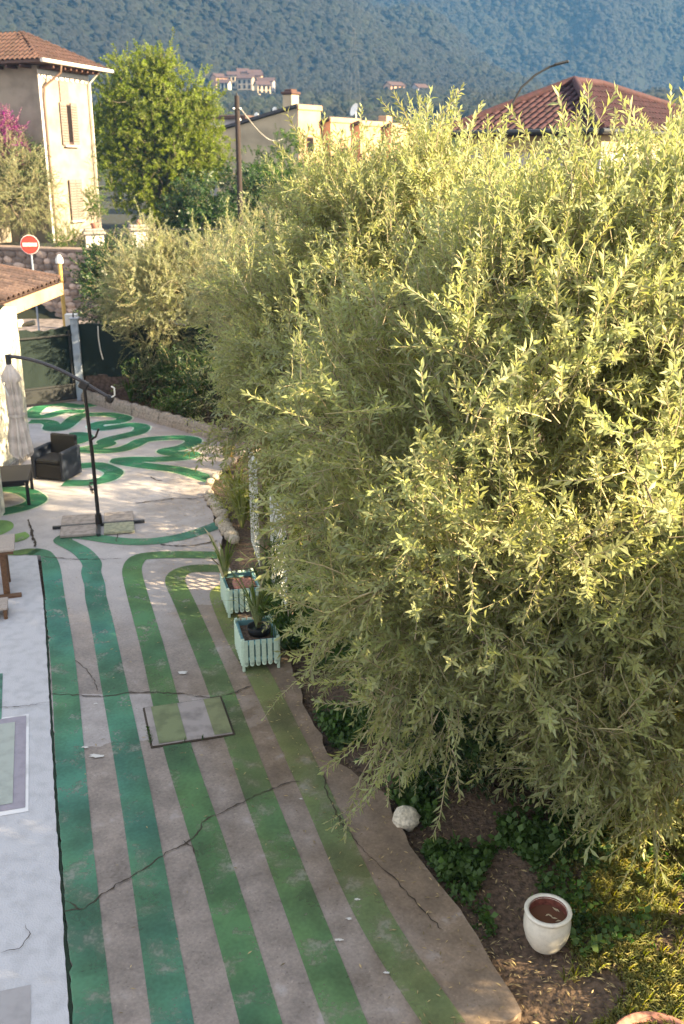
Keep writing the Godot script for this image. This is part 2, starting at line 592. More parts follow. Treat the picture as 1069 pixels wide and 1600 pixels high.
func blades(count: int, h: float, w: float, lean: float, sd: int) -> Geo:
	# a tuft of narrow arching blades
	var r := RandomNumberGenerator.new()
	r.seed = sd
	var g := Geo.new()
	for k in count:
		var a := r.randf() * TAU
		var o := Vector3(cos(a), 0, sin(a))
		var s := Vector3(-o.z, 0, o.x) * w * r.randf_range(0.7, 1.2)
		var hh := h * r.randf_range(0.6, 1.15)
		var l := lean * r.randf_range(0.4, 1.3)
		var b := o * w * 1.5
		var p := [b, b + o * l * hh * 0.22 + Vector3.UP * hh * 0.5, b + o * l * hh * 0.6 + Vector3.UP * hh * 0.85, b + o * l * hh + Vector3.UP * hh * 0.9]
		var t := r.randf_range(0.75, 1.25)
		g.tint = Color(t, t, t * 0.9)
		var nn := (o * 0.5 + Vector3.UP * 0.6).normalized()
		g.tris(p[0] - s, p[0] + s, p[1] + s, nn, nn, nn)
		g.tris(p[0] - s, p[1] + s, p[1] - s, nn, nn, nn)
		g.tris(p[1] - s, p[1] + s, p[2] + s * 0.7, nn, nn, nn)
		g.tris(p[1] - s, p[2] + s * 0.7, p[2] - s * 0.7, nn, nn, nn)
		g.tris(p[2] - s * 0.7, p[2] + s * 0.7, p[3], nn, nn, nn)
	return g

# ---------------------------------------------------------------- land
func land_height(x: float, d: float) -> float:
	var h := 2.75 * smoothstep(40.6, 42.2, d)
	h += 28.0 * smoothstep(110.0, 470.0, d)
	var crest := 62.0
	if x < 0.0: crest = 78.0 - x * 0.35
	else: crest = 78.0 - x * 0.52
	crest = clampf(crest, -8.0, 190.0)
	var n := hill_noise.get_noise_2d(x, d)
	h += (crest + 34.0 * n) * exp(-pow((d - 640.0 - x * 0.4) / 115.0, 2.0))
	h += (215.0 + 50.0 * n + 10.0 * sin(x * 0.02)) * smoothstep(700.0, 1000.0, d)
	return h + 3.0 * hill_noise.get_noise_2d(x * 3.0, d * 3.0) * smoothstep(100.0, 200.0, d)

var hill_noise := noise(0.006, 4, 21)

func setting():
	# garden soil, close and lumpy, then the street and the land beyond
	var g := Geo.new()
	var nz := noise(0.9, 4, 31)
	var rows := []
	for i in 131:
		var z := -41.2 + i * 0.36
		var row := []
		for k in 121:
			var x := -16.0 + k * 0.36
			var y := -0.11 + 0.035 * nz.get_noise_2d(x, z)
			y += 0.22 * smoothstep(0.0, 1.2, x - edge_x(z) - 0.1) * (1.0 + 0.5 * nz.get_noise_2d(x * 0.4, z * 0.4))
			row.append(Vector3(x, y, z))
		rows.append(row)
	g.grid(rows, false)
	put("garden_soil", g, M.soil, null, "structure")
	g = Geo.new()
	g.slab(PackedVector2Array([Vector2(-45, -27.6), Vector2(-7.2, -29.2), Vector2(14, -37.5), Vector2(40, -41), Vector2(40, -41.3), Vector2(-45, -41.3)]), 0.06, 0.0)
	put("street", g, M.asphalt, null, "structure")

func edge_x(z: float) -> float:
	# the right edge of the paved yard
	var e := [[-5.0, 1.2], [-5.74, 1.35], [-6.82, 1.02], [-7.66, 0.63], [-8.46, 0.42], [-9.03, -0.06], [-10.07, -0.41], [-11.08, -0.64], [-12.9, -1.2], [-14.7, -1.9], [-15.72, -2.07], [-17.4, -2.5], [-18.69, -2.61], [-20.02, -2.47], [-21.26, -2.14], [-26.1, -7.04]]
	if z > -5.0: return 1.2
	for i in e.size() - 1:
		if z <= e[i][0] and z >= e[i + 1][0]:
			return lerpf(e[i][1], e[i + 1][1], (z - e[i][0]) / (e[i + 1][0] - e[i][0]))
	return -7.0

func far_land():
	var g := Geo.new()
	var rows := []
	for i in 84:
		var f := 1.0 - i / 83.0
		var d := 40.4 + 3.0 * f + 1080.0 * f * f
		var row := []
		for k in 61:
			var x := (k - 30) / 30.0 * (70.0 + d * 0.45)
			row.append(Vector3(x, land_height(x, d), -d))
		rows.append(row)
	g.grid(rows, false)
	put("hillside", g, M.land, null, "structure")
	# the wooded slopes
	var r := RandomNumberGenerator.new()
	r.seed = 5
	var crowns := []
	for k in 3:
		var b := Geo.new()
		b.blob(Vector3(1, 1.15, 1), Transform3D.IDENTITY, 0.9, 40 + k, 7, 9)
		for i in b.n.size(): b.n[i] = (b.n[i] * 0.45 + Vector3(0, 0.75, 0.25)).normalized()
		crowns.append(b.mesh())
	var lists := [[], [], []]
	var cols := [[], [], []]
	for k in 105000:
		var d := sqrt(lerpf(150.0 * 150.0, 1060.0 * 1060.0, r.randf()))
		var x := r.randf_range(-1, 1) * (d * 0.42 + 8.0)
		var y := land_height(x, d)
		if d < 470.0 and r.randf() < 0.25: continue
		if d > 340.0 and d < 446.0 and absf(x / d + 0.092) < 0.034:
			if d > 412.0 or r.randf() < 0.6: continue
		var s := r.randf_range(0.8, 2.3) * (0.7 + d / 1200.0)
		var w := r.randi() % 3
		lists[w].append(Transform3D(Basis(Vector3.UP, r.randf() * TAU).scaled(Vector3(s, s * r.randf_range(0.55, 1.05), s)), Vector3(x, y + s * 0.3, -d)))
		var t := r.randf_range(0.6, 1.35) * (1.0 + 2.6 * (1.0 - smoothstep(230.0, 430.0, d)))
		t *= 1.0 + 0.9 * hill_noise.get_noise_2d(x * 2.0 + 300.0, d * 2.0)  # ridge shading painted into the tree tint as broad noise patches
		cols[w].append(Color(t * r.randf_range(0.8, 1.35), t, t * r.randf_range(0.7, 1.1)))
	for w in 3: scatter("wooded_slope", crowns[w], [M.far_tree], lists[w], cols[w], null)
	village()

func gable_house(t: Node3D, w: float, h: float, dp: float, rise: float, wall: Material, roof: Material, wins: int):
	var g := Geo.new()
	g.box(Vector3(w, h, dp), ident(Vector3(0, h / 2, 0)))
	for s in [-1, 1]:
		g.tri(Vector3(s * w / 2, h, -dp / 2), Vector3(s * w / 2, h, dp / 2), Vector3(s * w / 2, h + rise, 0), Vector3(s, 0, 0))
	put("wall", g, wall, t)
	g = Geo.new()
	for s in [-1, 1]:
		var a := Vector3(0, h + rise + 0.12, 0)
		var b := Vector3(0, h - 0.15, s * (dp / 2 + 0.5))
		var m := (a + b) / 2
		g.box(Vector3(w + 0.8, 0.2, a.distance_to(b)), Transform3D(Basis(Vector3.RIGHT, atan2(rise + 0.27, dp / 2 + 0.5) * s), m))
	put("roof", g, roof, t)
	for k in wins:
		for row in 2:
			g = Geo.new()
			g.box(Vector3(0.9, 1.3, 0.1), ident(Vector3((k + 0.5) / wins * w - w / 2, h * (0.28 + 0.42 * row), dp / 2 + 0.02)))
			put("window", g, M.pane, t)

func village():
	var walls := [M.peach_wall, M.cream, M.lilac_wall, M.tan_wall, M.house_white]
	var r := RandomNumberGenerator.new()
	r.seed = 14
	var spots := [[-49, 428, 7, 7, 0], [-43.5, 430, 6, 8, 3], [-38, 424, 8, 7, 1], [-34.5, 433, 6, 9, 0], [-30, 426, 8, 6, 2], [-36, 440, 7, 10, 1], [-41, 443, 6, 10, 0], [-46, 418, 6, 5, 4], [-31, 416, 7, 6, 3], [21, 432, 9, 6, 0], [31, 428, 7, 5, 2]]
	var say := ["pink hillside house at the far end of the village", "tan hillside house second along the village row", "cream house low in the middle of the hill village", "tall pink house standing over the hill village", "lilac house at the near end of the hill village", "cream house highest in the hill village", "tall peach house near the top of the village", "small white house below the hill village", "tan house below the lilac village house", "broad peach building alone on the valley floor", "small grey building beside the lone peach building"]
	for i in spots.size():
		var s = spots[i]
		var t := thing("village_house", say[i], "house", Vector3(s[0], land_height(s[0], s[1]) - 0.4, -s[1]), r.randf_range(-0.6, 0.6), "houses far off on the hillside")
		gable_house(t, s[2] * 0.75, s[3] * 0.62, 5.0, 1.3, walls[s[4]], M.tile, 3)
	# pylons on the slope
	for p in [[3.5, 330.0, 24.0, "lattice power pylon in the middle of the valley slope"], [-97.0, 520.0, 40.0, "tall pale power pylon on the shaded hill"]]:
		var t := thing("power_pylon", p[3], "pylon", Vector3(p[0], land_height(p[0], p[1]), -p[1]), 0.4)
		var h: float = p[2]
		for sx in [-1, 1]:
			for sz in [-1, 1]:
				var g := Geo.new()
				g.bar(Vector3(sx * h * 0.08, 0, sz * h * 0.08), Vector3(sx * 0.25, h, sz * 0.25), 0.07, 0.07)
				put("leg", g, M.pylon, t)
		for k in 3:
			var g := Geo.new()
			g.bar(Vector3(-h * 0.14 + k, h * (0.7 + 0.12 * k), 0), Vector3(h * 0.14 - k, h * (0.7 + 0.12 * k), 0), 0.08, 0.08)
			put("cross_arm", g, M.pylon, t)
		for k in 6:
			var g := Geo.new()
			var w0 := h * 0.08 * (1.0 - k / 7.0) + 0.2
			g.bar(Vector3(-w0, h * k / 7.0, w0), Vector3(w0 * 0.85, h * (k + 1) / 7.0, w0 * 0.85), 0.05, 0.05)
			put("brace", g, M.pylon, t)

# ---------------------------------------------------------------- houses
func hip_roof(g: Geo, c: Array, eave: float, apex_a: Vector3, apex_b: Vector3, thick: float):
	# c: four corners (x, z) in order; ridge from apex_a (over edge 3-0) to apex_b (over edge 1-2)
	var p := []
	for q in c: p.append(Vector3(q.x, eave, q.y))
	var mid := (apex_a + apex_b) * 0.5 - Vector3(0, 50, 0)
	g.quad(p[0], p[1], apex_b, apex_a, (p[0] + p[1]) * 0.5 - mid)
	g.tri(p[1], p[2], apex_b, (p[1] + p[2]) * 0.5 - mid)
	g.quad(p[2], p[3], apex_a, apex_b, (p[2] + p[3]) * 0.5 - mid)
	g.tri(p[3], p[0], apex_a, (p[3] + p[0]) * 0.5 - mid)
	var dn := Vector3(0, -thick, 0)
	for i in 4:
		var j := (i + 1) % 4
		var o: Vector3 = (p[i] + p[j]) * 0.5 - mid
		o.y = 0
		g.quad(p[i], p[j], p[j] + dn, p[i] + dn, o)
	g.quad(p[0] + dn, p[1] + dn, p[2] + dn, p[3] + dn, Vector3.DOWN)

func tile_rows(parent: Node, e0: Vector3, e1: Vector3, r0: Vector3, r1: Vector3, step: float, rad: float, m: Material):
	# barrel tiles running from the eave e0-e1 up to the ridge r0-r1, tile by tile, joined
	var g := Geo.new()
	var r := RandomNumberGenerator.new()
	r.seed = 3
	var n := int(e0.distance_to(e1) / step)
	for k in n:
		var f := (k + 0.5) / n
		var a := e0.lerp(e1, f)
		var along := (e1 - e0).normalized()
		var slope: Vector3 = ((r0 + r1) * 0.5 - (e0 + e1) * 0.5)
		slope = (slope - along * slope.dot(along))
		# how far up this row runs before the hip cuts it
		var s: float = a.distance_to(e0)
		var full := e0.distance_to(e1)
		var s0 := (r0 - e0).dot(along)
		var s1 := full - (r1 - e0).dot(along)
		var run := 1.0
		if s0 > 0.01 and s < s0: run = s / s0
		if s1 > 0.01 and full - s < s1: run = minf(run, (full - s) / s1)
		var len := slope.length() * run
		var up := slope.normalized()
		var nn := along.cross(up)
		if nn.y < 0: nn = -nn
		var c := int(ceil(len / 0.42))
		for i in c:
			var p := a + up * (i * 0.42) + nn * 0.01
			var q := a + up * minf(i * 0.42 + 0.46, len)
			var t := r.randf_range(0.7, 1.3)
			g.tint = Color(t, t * r.randf_range(0.9, 1.05), t * 0.95)
			var ring := []
			for w in 5:
				var an := PI * w / 4.0
				var off := along * cos(an) * rad + nn * sin(an) * rad * 0.8
				ring.append([p + off * 1.08, q + off * 0.92, (along * cos(an) + nn * sin(an)).normalized()])
			for w in 4:
				g.tris(ring[w][0], ring[w + 1][0], ring[w + 1][1], ring[w][2], ring[w + 1][2], ring[w + 1][2])
				g.tris(ring[w][0], ring[w + 1][1], ring[w][1], ring[w][2], ring[w + 1][2], ring[w][2])
	put("roof_tiles", g, m, parent, "stuff")

func left_house():
	var t := thing("villa", "cream two storey villa with tiled hip roof and brown shutters", "house", Vector3(-12.76, 2.7, -45.0), atan2(0.94, 0.34))
	# local x runs along the sunny wall away from the viewer, local +z runs out of it towards the right
	var l := 3.75
	var w := 6.5
	var h := 7.25
	var g := Geo.new()
	g.box(Vector3(l, h, w), ident(Vector3(l / 2, h / 2, -w / 2)))
	put("wall", g, M.cream, t)
	var o := 0.75
	g = Geo.new()
	hip_roof(g, [Vector2(-o, o), Vector2(l + o, o), Vector2(l + o, -w - o), Vector2(-o, -w - o)], h + 0.12, Vector3(l * 0.5, h + 1.5, -1.9), Vector3(l * 0.5, h + 1.5, -w + 1.9), 0.1)
	var rf := put("roof", g, M.tile_old, t)
	var e := h + 0.12
	tile_rows(rf, Vector3(-o, e, o), Vector3(l + o, e, o), Vector3(l * 0.45, h + 1.5, -1.9), Vector3(l * 0.55, h + 1.5, -1.9), 0.24, 0.09, M.tile)
	tile_rows(rf, Vector3(-o, e, -w - o), Vector3(-o, e, o), Vector3(l * 0.5, h + 1.5, -w + 1.9), Vector3(l * 0.5, h + 1.5, -1.9), 0.24, 0.09, M.tile)
	for k in 9:   # rafter ends under the eaves
		g = Geo.new()
		g.box(Vector3(0.10, 0.12, 0.7), ident(Vector3(0.2 + k * l / 9.0, h - 0.08, 0.36)), 0.01)
		put("rafter", g, M.dark_wood, t)
	for k in 9:
		g = Geo.new()
		g.box(Vector3(0.7, 0.12, 0.10), ident(Vector3(-0.36, h - 0.08, -0.3 - k * 0.7)), 0.01)
		put("rafter", g, M.dark_wood, t)
	# scalloped band under the eaves
	g = Geo.new()
	for k in 10:
		var x := (k + 0.5) / 10.0 * l
		g.box(Vector3(l / 10.0, 0.16, 0.04), ident(Vector3(x, h - 0.25, 0.022)))
		g.lathe([Vector2(0, -0.02), Vector2(0.17, -0.02), Vector2(0.17, 0.02), Vector2(0, 0.02)], 10, Transform3D(Basis(Vector3.RIGHT, PI / 2), Vector3(x, h - 0.34, 0.021)))
	put("frieze", g, M.white_trim, t)
	g = Geo.new()
	g.tube([Vector3(-o, e - 0.02, o + 0.07), Vector3(l + o, e - 0.06, o + 0.07)], [0.085], 8)
	put("gutter", g, M.white_trim, t)
	g = Geo.new()
	g.tube([Vector3(0.62, e - 0.05, o + 0.05), Vector3(0.6, e - 0.4, o), Vector3(0.2, e - 0.95, 0.14), Vector3(0.18, e - 1.4, 0.1), Vector3(0.18, 0, 0.1)], [0.05], 7)
	put("downpipe", g, M.copper, t)
	g = Geo.new()
	g.tube([Vector3(l - 0.1, e - 0.08, o), Vector3(l - 0.1, e - 0.6, 0.12), Vector3(l - 0.1, 0, 0.12)], [0.045], 7)
	put("downpipe", g, M.white_trim, t)
	# corner pilaster band
	g = Geo.new()
	g.box(Vector3(0.22, h - 0.5, 0.03), ident(Vector3(0.11, (h - 0.5) / 2, 0.016)))
	put("corner_band", g, M.white_trim, t)
	# attic hatch and two storeys of shuttered windows on the sunny wall
	g = Geo.new()
	g.box(Vector3(0.62, 0.95, 0.06), ident(Vector3(1.75, h - 0.98, 0.03)), 0.01)
	put("attic_hatch", g, M.shutter, t)
	for y in [4.15, 0.95]:
		g = Geo.new()
		g.box(Vector3(0.86, 1.72, 0.05), ident(Vector3(1.95, y + 0.86, 0.01)))
		var win := put("window", g, M.dark_gap, t)
		g = Geo.new()
		g.box(Vector3(0.7, 1.5, 0.02), ident(Vector3(1.95, y + 0.86, 0.03)))
		put("pane", g, M.pane, win)
		for s in [-1, 1]:
			g = Geo.new()
			var x: float = 1.95 + s * (0.40 if y > 2 else 0.24)
			g.box(Vector3(0.46, 1.74, 0.05), ident(Vector3(x, y + 0.86, 0.09 if y < 2 else 0.06)), 0.008)
			for k in 14:
				g.box(Vector3(0.36, 0.05, 0.03), Transform3D(Basis(Vector3.RIGHT, 0.5), Vector3(x, y + 0.14 + k * 0.11, (0.12 if y < 2 else 0.09))))
			put("shutter", g, M.shutter, win)
		g = Geo.new()
		g.box(Vector3(1.05, 0.08, 0.16), ident(Vector3(1.95, y - 0.06, 0.08)), 0.01)
		put("sill", g, M.white_trim, win)
	# a lower wing on the shaded side, mostly out of the picture
	g = Geo.new()
	g.box(Vector3(2.4, 4.6, 3.0), ident(Vector3(-1.22, 2.3, -3.6)))
	put("side_wing", g, M.cream, t)

func rough_stone(r: Vector3, sd: int, rough := 0.55, rows := 4, cols := 7) -> ArrayMesh:
	var g := Geo.new()
	g.blob(r, Transform3D.IDENTITY, rough, sd, rows, cols)
	return g.mesh()

func terrace_and_wall():
	# the dry stone wall that holds up the terrace across the street
	var a := Vector3(-24.0, 0, -45.2)
	var b := Vector3(-8.6, 0, -39.7)
	var along := (b - a).normalized()
	var t := thing("stone_wall", "long rubble stone wall holding up the terrace across the street", "wall", a, atan2(-along.z, along.x))
	var l := a.distance_to(b)
	var g := Geo.new()
	g.box(Vector3(l, 2.72, 0.6), ident(Vector3(l / 2, 1.36, -0.34)), 0.03)
	put("mortar_core", g, M.mortar, t)
	g = Geo.new()
	g.box(Vector3(l + 0.1, 0.14, 0.76), ident(Vector3(l / 2, 2.79, -0.34)), 0.03)
	put("coping", g, M.mortar, t)
	var kinds := []
	for k in 6: kinds.append(rough_stone(Vector3(1, 0.72, 0.6), 60 + k))
	var tints := []
	for k in 5:
		var m: StandardMaterial3D = M.stone.duplicate()
		m.albedo_color = lin(0.33, 0.25, 0.205) * [0.85, 1.0, 1.1, 1.25, 0.75][k]
		m.albedo_color.a = 1.0
		tints.append(m)
	var r := RandomNumberGenerator.new()
	r.seed = 8
	var n := 0
	for row in 11:
		var x := 5.2 + r.randf() * 0.2
		while x < l - 0.05 and n < 300:
			var s := r.randf_range(0.14, 0.30)
			var o := put("stone", kinds[r.randi() % 6], tints[r.randi() % 5], t)
			o.position = Vector3(x + s, 0.14 + row * 0.245 + r.randf_range(-0.03, 0.03), -0.03 + r.randf_range(-0.04, 0.03))
			o.scale = Vector3(s * r.randf_range(0.9, 1.15), clampf(s, 0.17, 0.2) * r.randf_range(0.9, 1.15), 0.16)
			o.rotation.z = r.randf_range(-0.25, 0.25)
			n += 1
			x += s * 1.9 + r.randf_range(-0.02, 0.05)
	# the terrace gate piers
	var piers := [[Vector3(-10.25, 2.3, -42.2), 0.74, "squat pale gate pier carrying a potted shrub"], [Vector3(-8.40, 2.1, -42.2), 0.68, "tall white gate pier with an orange ball on its cap"]]
	for i in 2:
		var p = piers[i]
		var q := thing("gate_pier", p[2], "gate pier", p[0], 0.3)
		var h := 1.0 if i == 0 else 1.35
		g = Geo.new()
		g.box(Vector3(p[1], h, p[1]), ident(Vector3(0, h / 2, 0)), 0.02)
		put("shaft", g, M.white_trim, q)
		g = Geo.new()
		g.box(Vector3(p[1] + 0.16, 0.13, p[1] + 0.16), ident(Vector3(0, h + 0.065, 0)), 0.03)
		g.box(Vector3(p[1] + 0.04, 0.10, p[1] + 0.04), ident(Vector3(0, h + 0.18, 0)), 0.03)
		put("cap", g, M.concrete, q)
		if i == 1:
			g = Geo.new()
			g.blob(Vector3(0.11, 0.11, 0.11), ident(Vector3(0.05, h + 0.33, 0)), 0.1, 4, 7, 10)
			put("ball", g, M.terracotta, q)
	var pot := thing("potted_shrub", "little leafy shrub in a pot on top of the squat gate pier", "plant", Vector3(-10.2, 3.53, -42.2))
	g = Geo.new()
	g.lathe([Vector2(0, 0), Vector2(0.12, 0), Vector2(0.17, 0.22), Vector2(0.14, 0.22), Vector2(0, 0.18)], 14, ident())
	put("pot", g, M.terracotta, pot)
	g = Geo.new()
	g.tube([Vector3(0, 0.15, 0), Vector3(0.01, 0.6, 0)], [0.02], 5)
	put("stem", g, M.bark, pot)
	crown(pot, "foliage", tw.small_leaf, [M.green_leaf, M.twig], [[Vector3(0, 0.9, 0), Vector3(0.32, 0.5, 0.32), 1.0]], 40, 4, 0.08, 0.4, 0.2, 1.2, 5)
	# iron railing along the terrace edge, right of the piers
	var rail := thing("iron_railing", "dark iron railing along the terrace right of the white pier", "railing", Vector3(-8.0, 2.7, -42.1), 0.06)
	for y in [0.25, 0.8]:
		g = Geo.new()
		g.bar(Vector3(0, y, 0), Vector3(6, y, 0), 0.05, 0.05)
		put("rail", g, M.dark_metal, rail)
	for k in 25:
		g = Geo.new()
		g.bar(Vector3(k * 0.25, 0.0, 0), Vector3(k * 0.25, 0.85, 0), 0.025, 0.025)
		put("baluster", g, M.dark_metal, rail)

func row_houses():
	# stepped terrace of houses: u runs along the shaded gable wall towards the viewer, q along the sunny fronts
	var turn := -0.6435
	var say := ["tan gable house with a slanted dark roof and square chimney", "peach row house with blue panels on its roof", "peach row house carrying a white dish on the roof", "furthest peach row house with a low dark roof"]
	var at := [Vector3(-2.8, 2.6, -68.0), Vector3(-0.75, 2.6, -69.6), Vector3(1.25, 2.6, -71.2), Vector3(3.4, 2.6, -73.0)]
	var high := [6.85, 6.15, 6.0, 5.9]
	var long := [7.4, 5.0, 5.0, 5.0]
	for i in 4:
		var t := thing("row_house", say[i], "house", at[i], turn, "row of stepped houses beyond the street")
		# local: origin at the near corner, -x runs back along the gable wall, -z along the front
		var l: float = long[i]
		var h: float = high[i]
		var low := h - 1.35
		var dp := 2.3 if i == 0 else 3.2
		var g := Geo.new()
		var c := [Vector3(0, 0, 0), Vector3(-l, 0, 0), Vector3(-l, 0, -dp), Vector3(0, 0, -dp)]
		var hh := [h, low, low, h]
		var tp := []
		for k in 4: tp.append(c[k] + Vector3(0, hh[k], 0))
		g.quad(c[0], c[1], tp[1], tp[0], Vector3.BACK)
		g.quad(c[1], c[2], tp[2], tp[1], Vector3.LEFT)
		g.quad(c[2], c[3], tp[3], tp[2], Vector3.FORWARD)
		put("gable_wall", g, M.tan_wall if i == 0 else M.peach_wall, t)
		g = Geo.new()
		g.quad(c[3], c[0], tp[0], tp[3], Vector3.RIGHT)
		put("front_wall", g, M.peach_wall, t)
		g = Geo.new()
		g.box(Vector3(0.16, 0.3, dp + 0.2), ident(Vector3(0.02, h + 0.05, -dp / 2)), 0.02)
		put("parapet", g, M.peach_wall, t)
		g = Geo.new()
		var ang := atan2(1.35, l)
		g.box(Vector3(sqrt(l * l + 1.83) + 0.3, 0.2, dp + 0.35), Transform3D(Basis(Vector3.BACK, ang), Vector3(-l / 2 - 0.12, (h + low) / 2 + 0.12, -dp / 2)), 0.02)
		var rf := put("roof", g, M.slate, t)
		for k in 2:
			g = Geo.new()
			g.box(Vector3(0.05, 0.95, 0.7), ident(Vector3(0.02, h - 2.2 - 2.1 * k, -dp * 0.5)), 0.0)
			var wn := put("window", g, M.dark_wood, t)
			g = Geo.new()
			g.box(Vector3(0.03, 0.8, 0.56), ident(Vector3(0.05, h - 2.2 - 2.1 * k, -dp * 0.5)), 0.0)
			put("pane", g, M.pane, wn)
		if i == 0:
			g = Geo.new()
			g.box(Vector3(0.75, 1.0, 0.75), ident(Vector3(-1.35, h + 0.35, -0.9)), 0.02)
			var ch := put("chimney", g, M.tan_wall, t)
			g = Geo.new()
			g.box(Vector3(0.95, 0.16, 0.95), ident(Vector3(-1.35, h + 0.95, -0.9)), 0.03)
			g.box(Vector3(0.6, 0.18, 0.6), ident(Vector3(-1.35, h + 1.1, -0.9)), 0.03)
			put("chimney_cap", g, M.dark_wood, ch)
			for k in 3:
				g = Geo.new()
				g.blob(Vector3(0.16, 0.2, 0.16), ident(Vector3(-2.4 - k * 1.6, h - 0.05 - k * 0.29, -0.5)), 0.1, 9, 6, 8)
				put("roof_vent", g, M.white_plastic, rf)
		if i == 1:
			for k in 2:
				g = Geo.new()
				g.box(Vector3(1.7, 0.06, 1.3), Transform3D(Basis(Vector3.BACK, ang), Vector3(-1.2 - k * 1.85, h + 0.02 - k * 0.5, -1.2)), 0.01)
				put("solar_panel", g, M.panel_blue, rf)
		if i == 2:
			g = Geo.new()
			g.lathe([Vector2(0, 0), Vector2(0.25, 0.03), Vector2(0.42, 0.12), Vector2(0.43, 0.13), Vector2(0.25, 0.06), Vector2(0, 0.03)], 16, Transform3D(Basis(Vector3(1, 0, 0.4).normalized(), 1.2), Vector3(-0.8, h + 0.9, -0.5)))
			g.bar(Vector3(-0.8, h - 0.1, -0.6), Vector3(-0.8, h + 0.9, -0.55), 0.05, 0.05)
			put("satellite_dish", g, M.white_plastic, rf)
		if i == 3:
			g = Geo.new()
			g.box(Vector3(0.7, 0.9, 0.7), ident(Vector3(-1.2, h + 0.3, -1.0)), 0.02)
			put("chimney", g, M.peach_wall, rf)
	var w := thing("white_outbuilding", "low pale outbuilding between the lime tree and the tan gable", "building", Vector3(-8.6, 3.0, -76.0), -0.3)
	var k := Geo.new()
	k.box(Vector3(5.0, 6.0, 4.0), ident(Vector3(0, 3.0, 0)), 0.02)
	put("wall", k, M.lilac_wall, w)
	k = Geo.new()
	k.box(Vector3(5.5, 0.25, 4.5), ident(Vector3(0, 6.13, 0)), 0.03)
	put("roof", k, M.tile_old, w)
	for s in 2:
		k = Geo.new()
		k.box(Vector3(0.9, 1.2, 0.06), ident(Vector3(-1.2 + s * 2.4, 4.4, 2.02)))
		put("window", k, M.pane, w)

func red_roof_house():
	var t := thing("red_roof_house", "low house under a broad dark red hip roof behind the olives", "house")
	var p := [Vector2(3.1, -33.0), Vector2(7.2, -29.5), Vector2(16.2, -40.04), Vector2(12.1, -43.54)]
	var c := Vector2.ZERO
	for q in p: c += q / 4.0
	var wall := PackedVector2Array()
	for q in p: wall.append(c + (q - c) * 0.88)
	var g := Geo.new()
	g.slab(wall, 6.86, 6.9)
	put("wall", g, M.lilac_wall, t)
	var band := PackedVector2Array()
	for q in p: band.append(c + (q - c) * 0.895)
	g = Geo.new()
	g.slab(band, 6.87, 0.5)
	put("eave_band", g, M.ochre_wall, t)
	var a := Vector3(7.35, 8.45, -33.9)
	var b := Vector3(8.5, 8.45, -35.3)
	g = Geo.new()
	# ridge runs from over the near gable edge 0-1 to over the far edge 2-3
	hip_roof(g, [p[1], p[2], p[3], p[0]], 6.95, a, b, 0.14)
	var rf := put("roof", g, M.tile_red, t)
	var e := []
	for q in p: e.append(Vector3(q.x, 6.95, q.y))
	tile_rows(rf, e[0], e[1], a - Vector3(0.05, 0, 0), a + Vector3(0.05, 0, 0), 0.25, 0.085, M.tile_red)
	tile_rows(rf, e[1], e[2], a, b, 0.25, 0.085, M.tile_red)
	for s in [[e[0], a], [e[1], a], [a, b], [e[2], b], [e[3], b]]:
		g = Geo.new()
		g.tube([s[0] + Vector3(0, 0.06, 0), s[1] + Vector3(0, 0.08, 0)], [0.13], 8)
		put("ridge_tiles", g, M.tile_red, rf)
	g = Geo.new()
	g.tube([e[0] + Vector3(-0.05, -0.02, 0.05), e[1] + Vector3(-0.05, -0.05, 0.05)], [0.08], 7)
	g.tube([e[1] + Vector3(0.05, -0.05, 0.05), e[2] + Vector3(0.05, -0.02, 0.05)], [0.08], 7)
	put("gutter", g, M.dark_metal, t)
	# windows on the two walls that face the garden
	for k in 3:
		for side in 2:
			var u: Vector2 = wall[0].lerp(wall[1], 0.2 + 0.3 * k) if side == 0 else wall[1].lerp(wall[2], 0.15 + 0.25 * k)
			var d: Vector2 = (wall[1] - wall[0]).normalized() if side == 0 else (wall[2] - wall[1]).normalized()
			var x := Transform3D(Basis(Vector3.UP, atan2(-d.y, d.x)), Vector3(u.x, 5.2, u.y))
			g = Geo.new()
			g.box(Vector3(1.1, 1.4, 0.08), x, 0.01)
			var wn := put("window", g, M.white_trim, t)
			g = Geo.new()
			g.box(Vector3(0.9, 1.2, 0.11), x)
			put("pane", g, M.pane, wn)

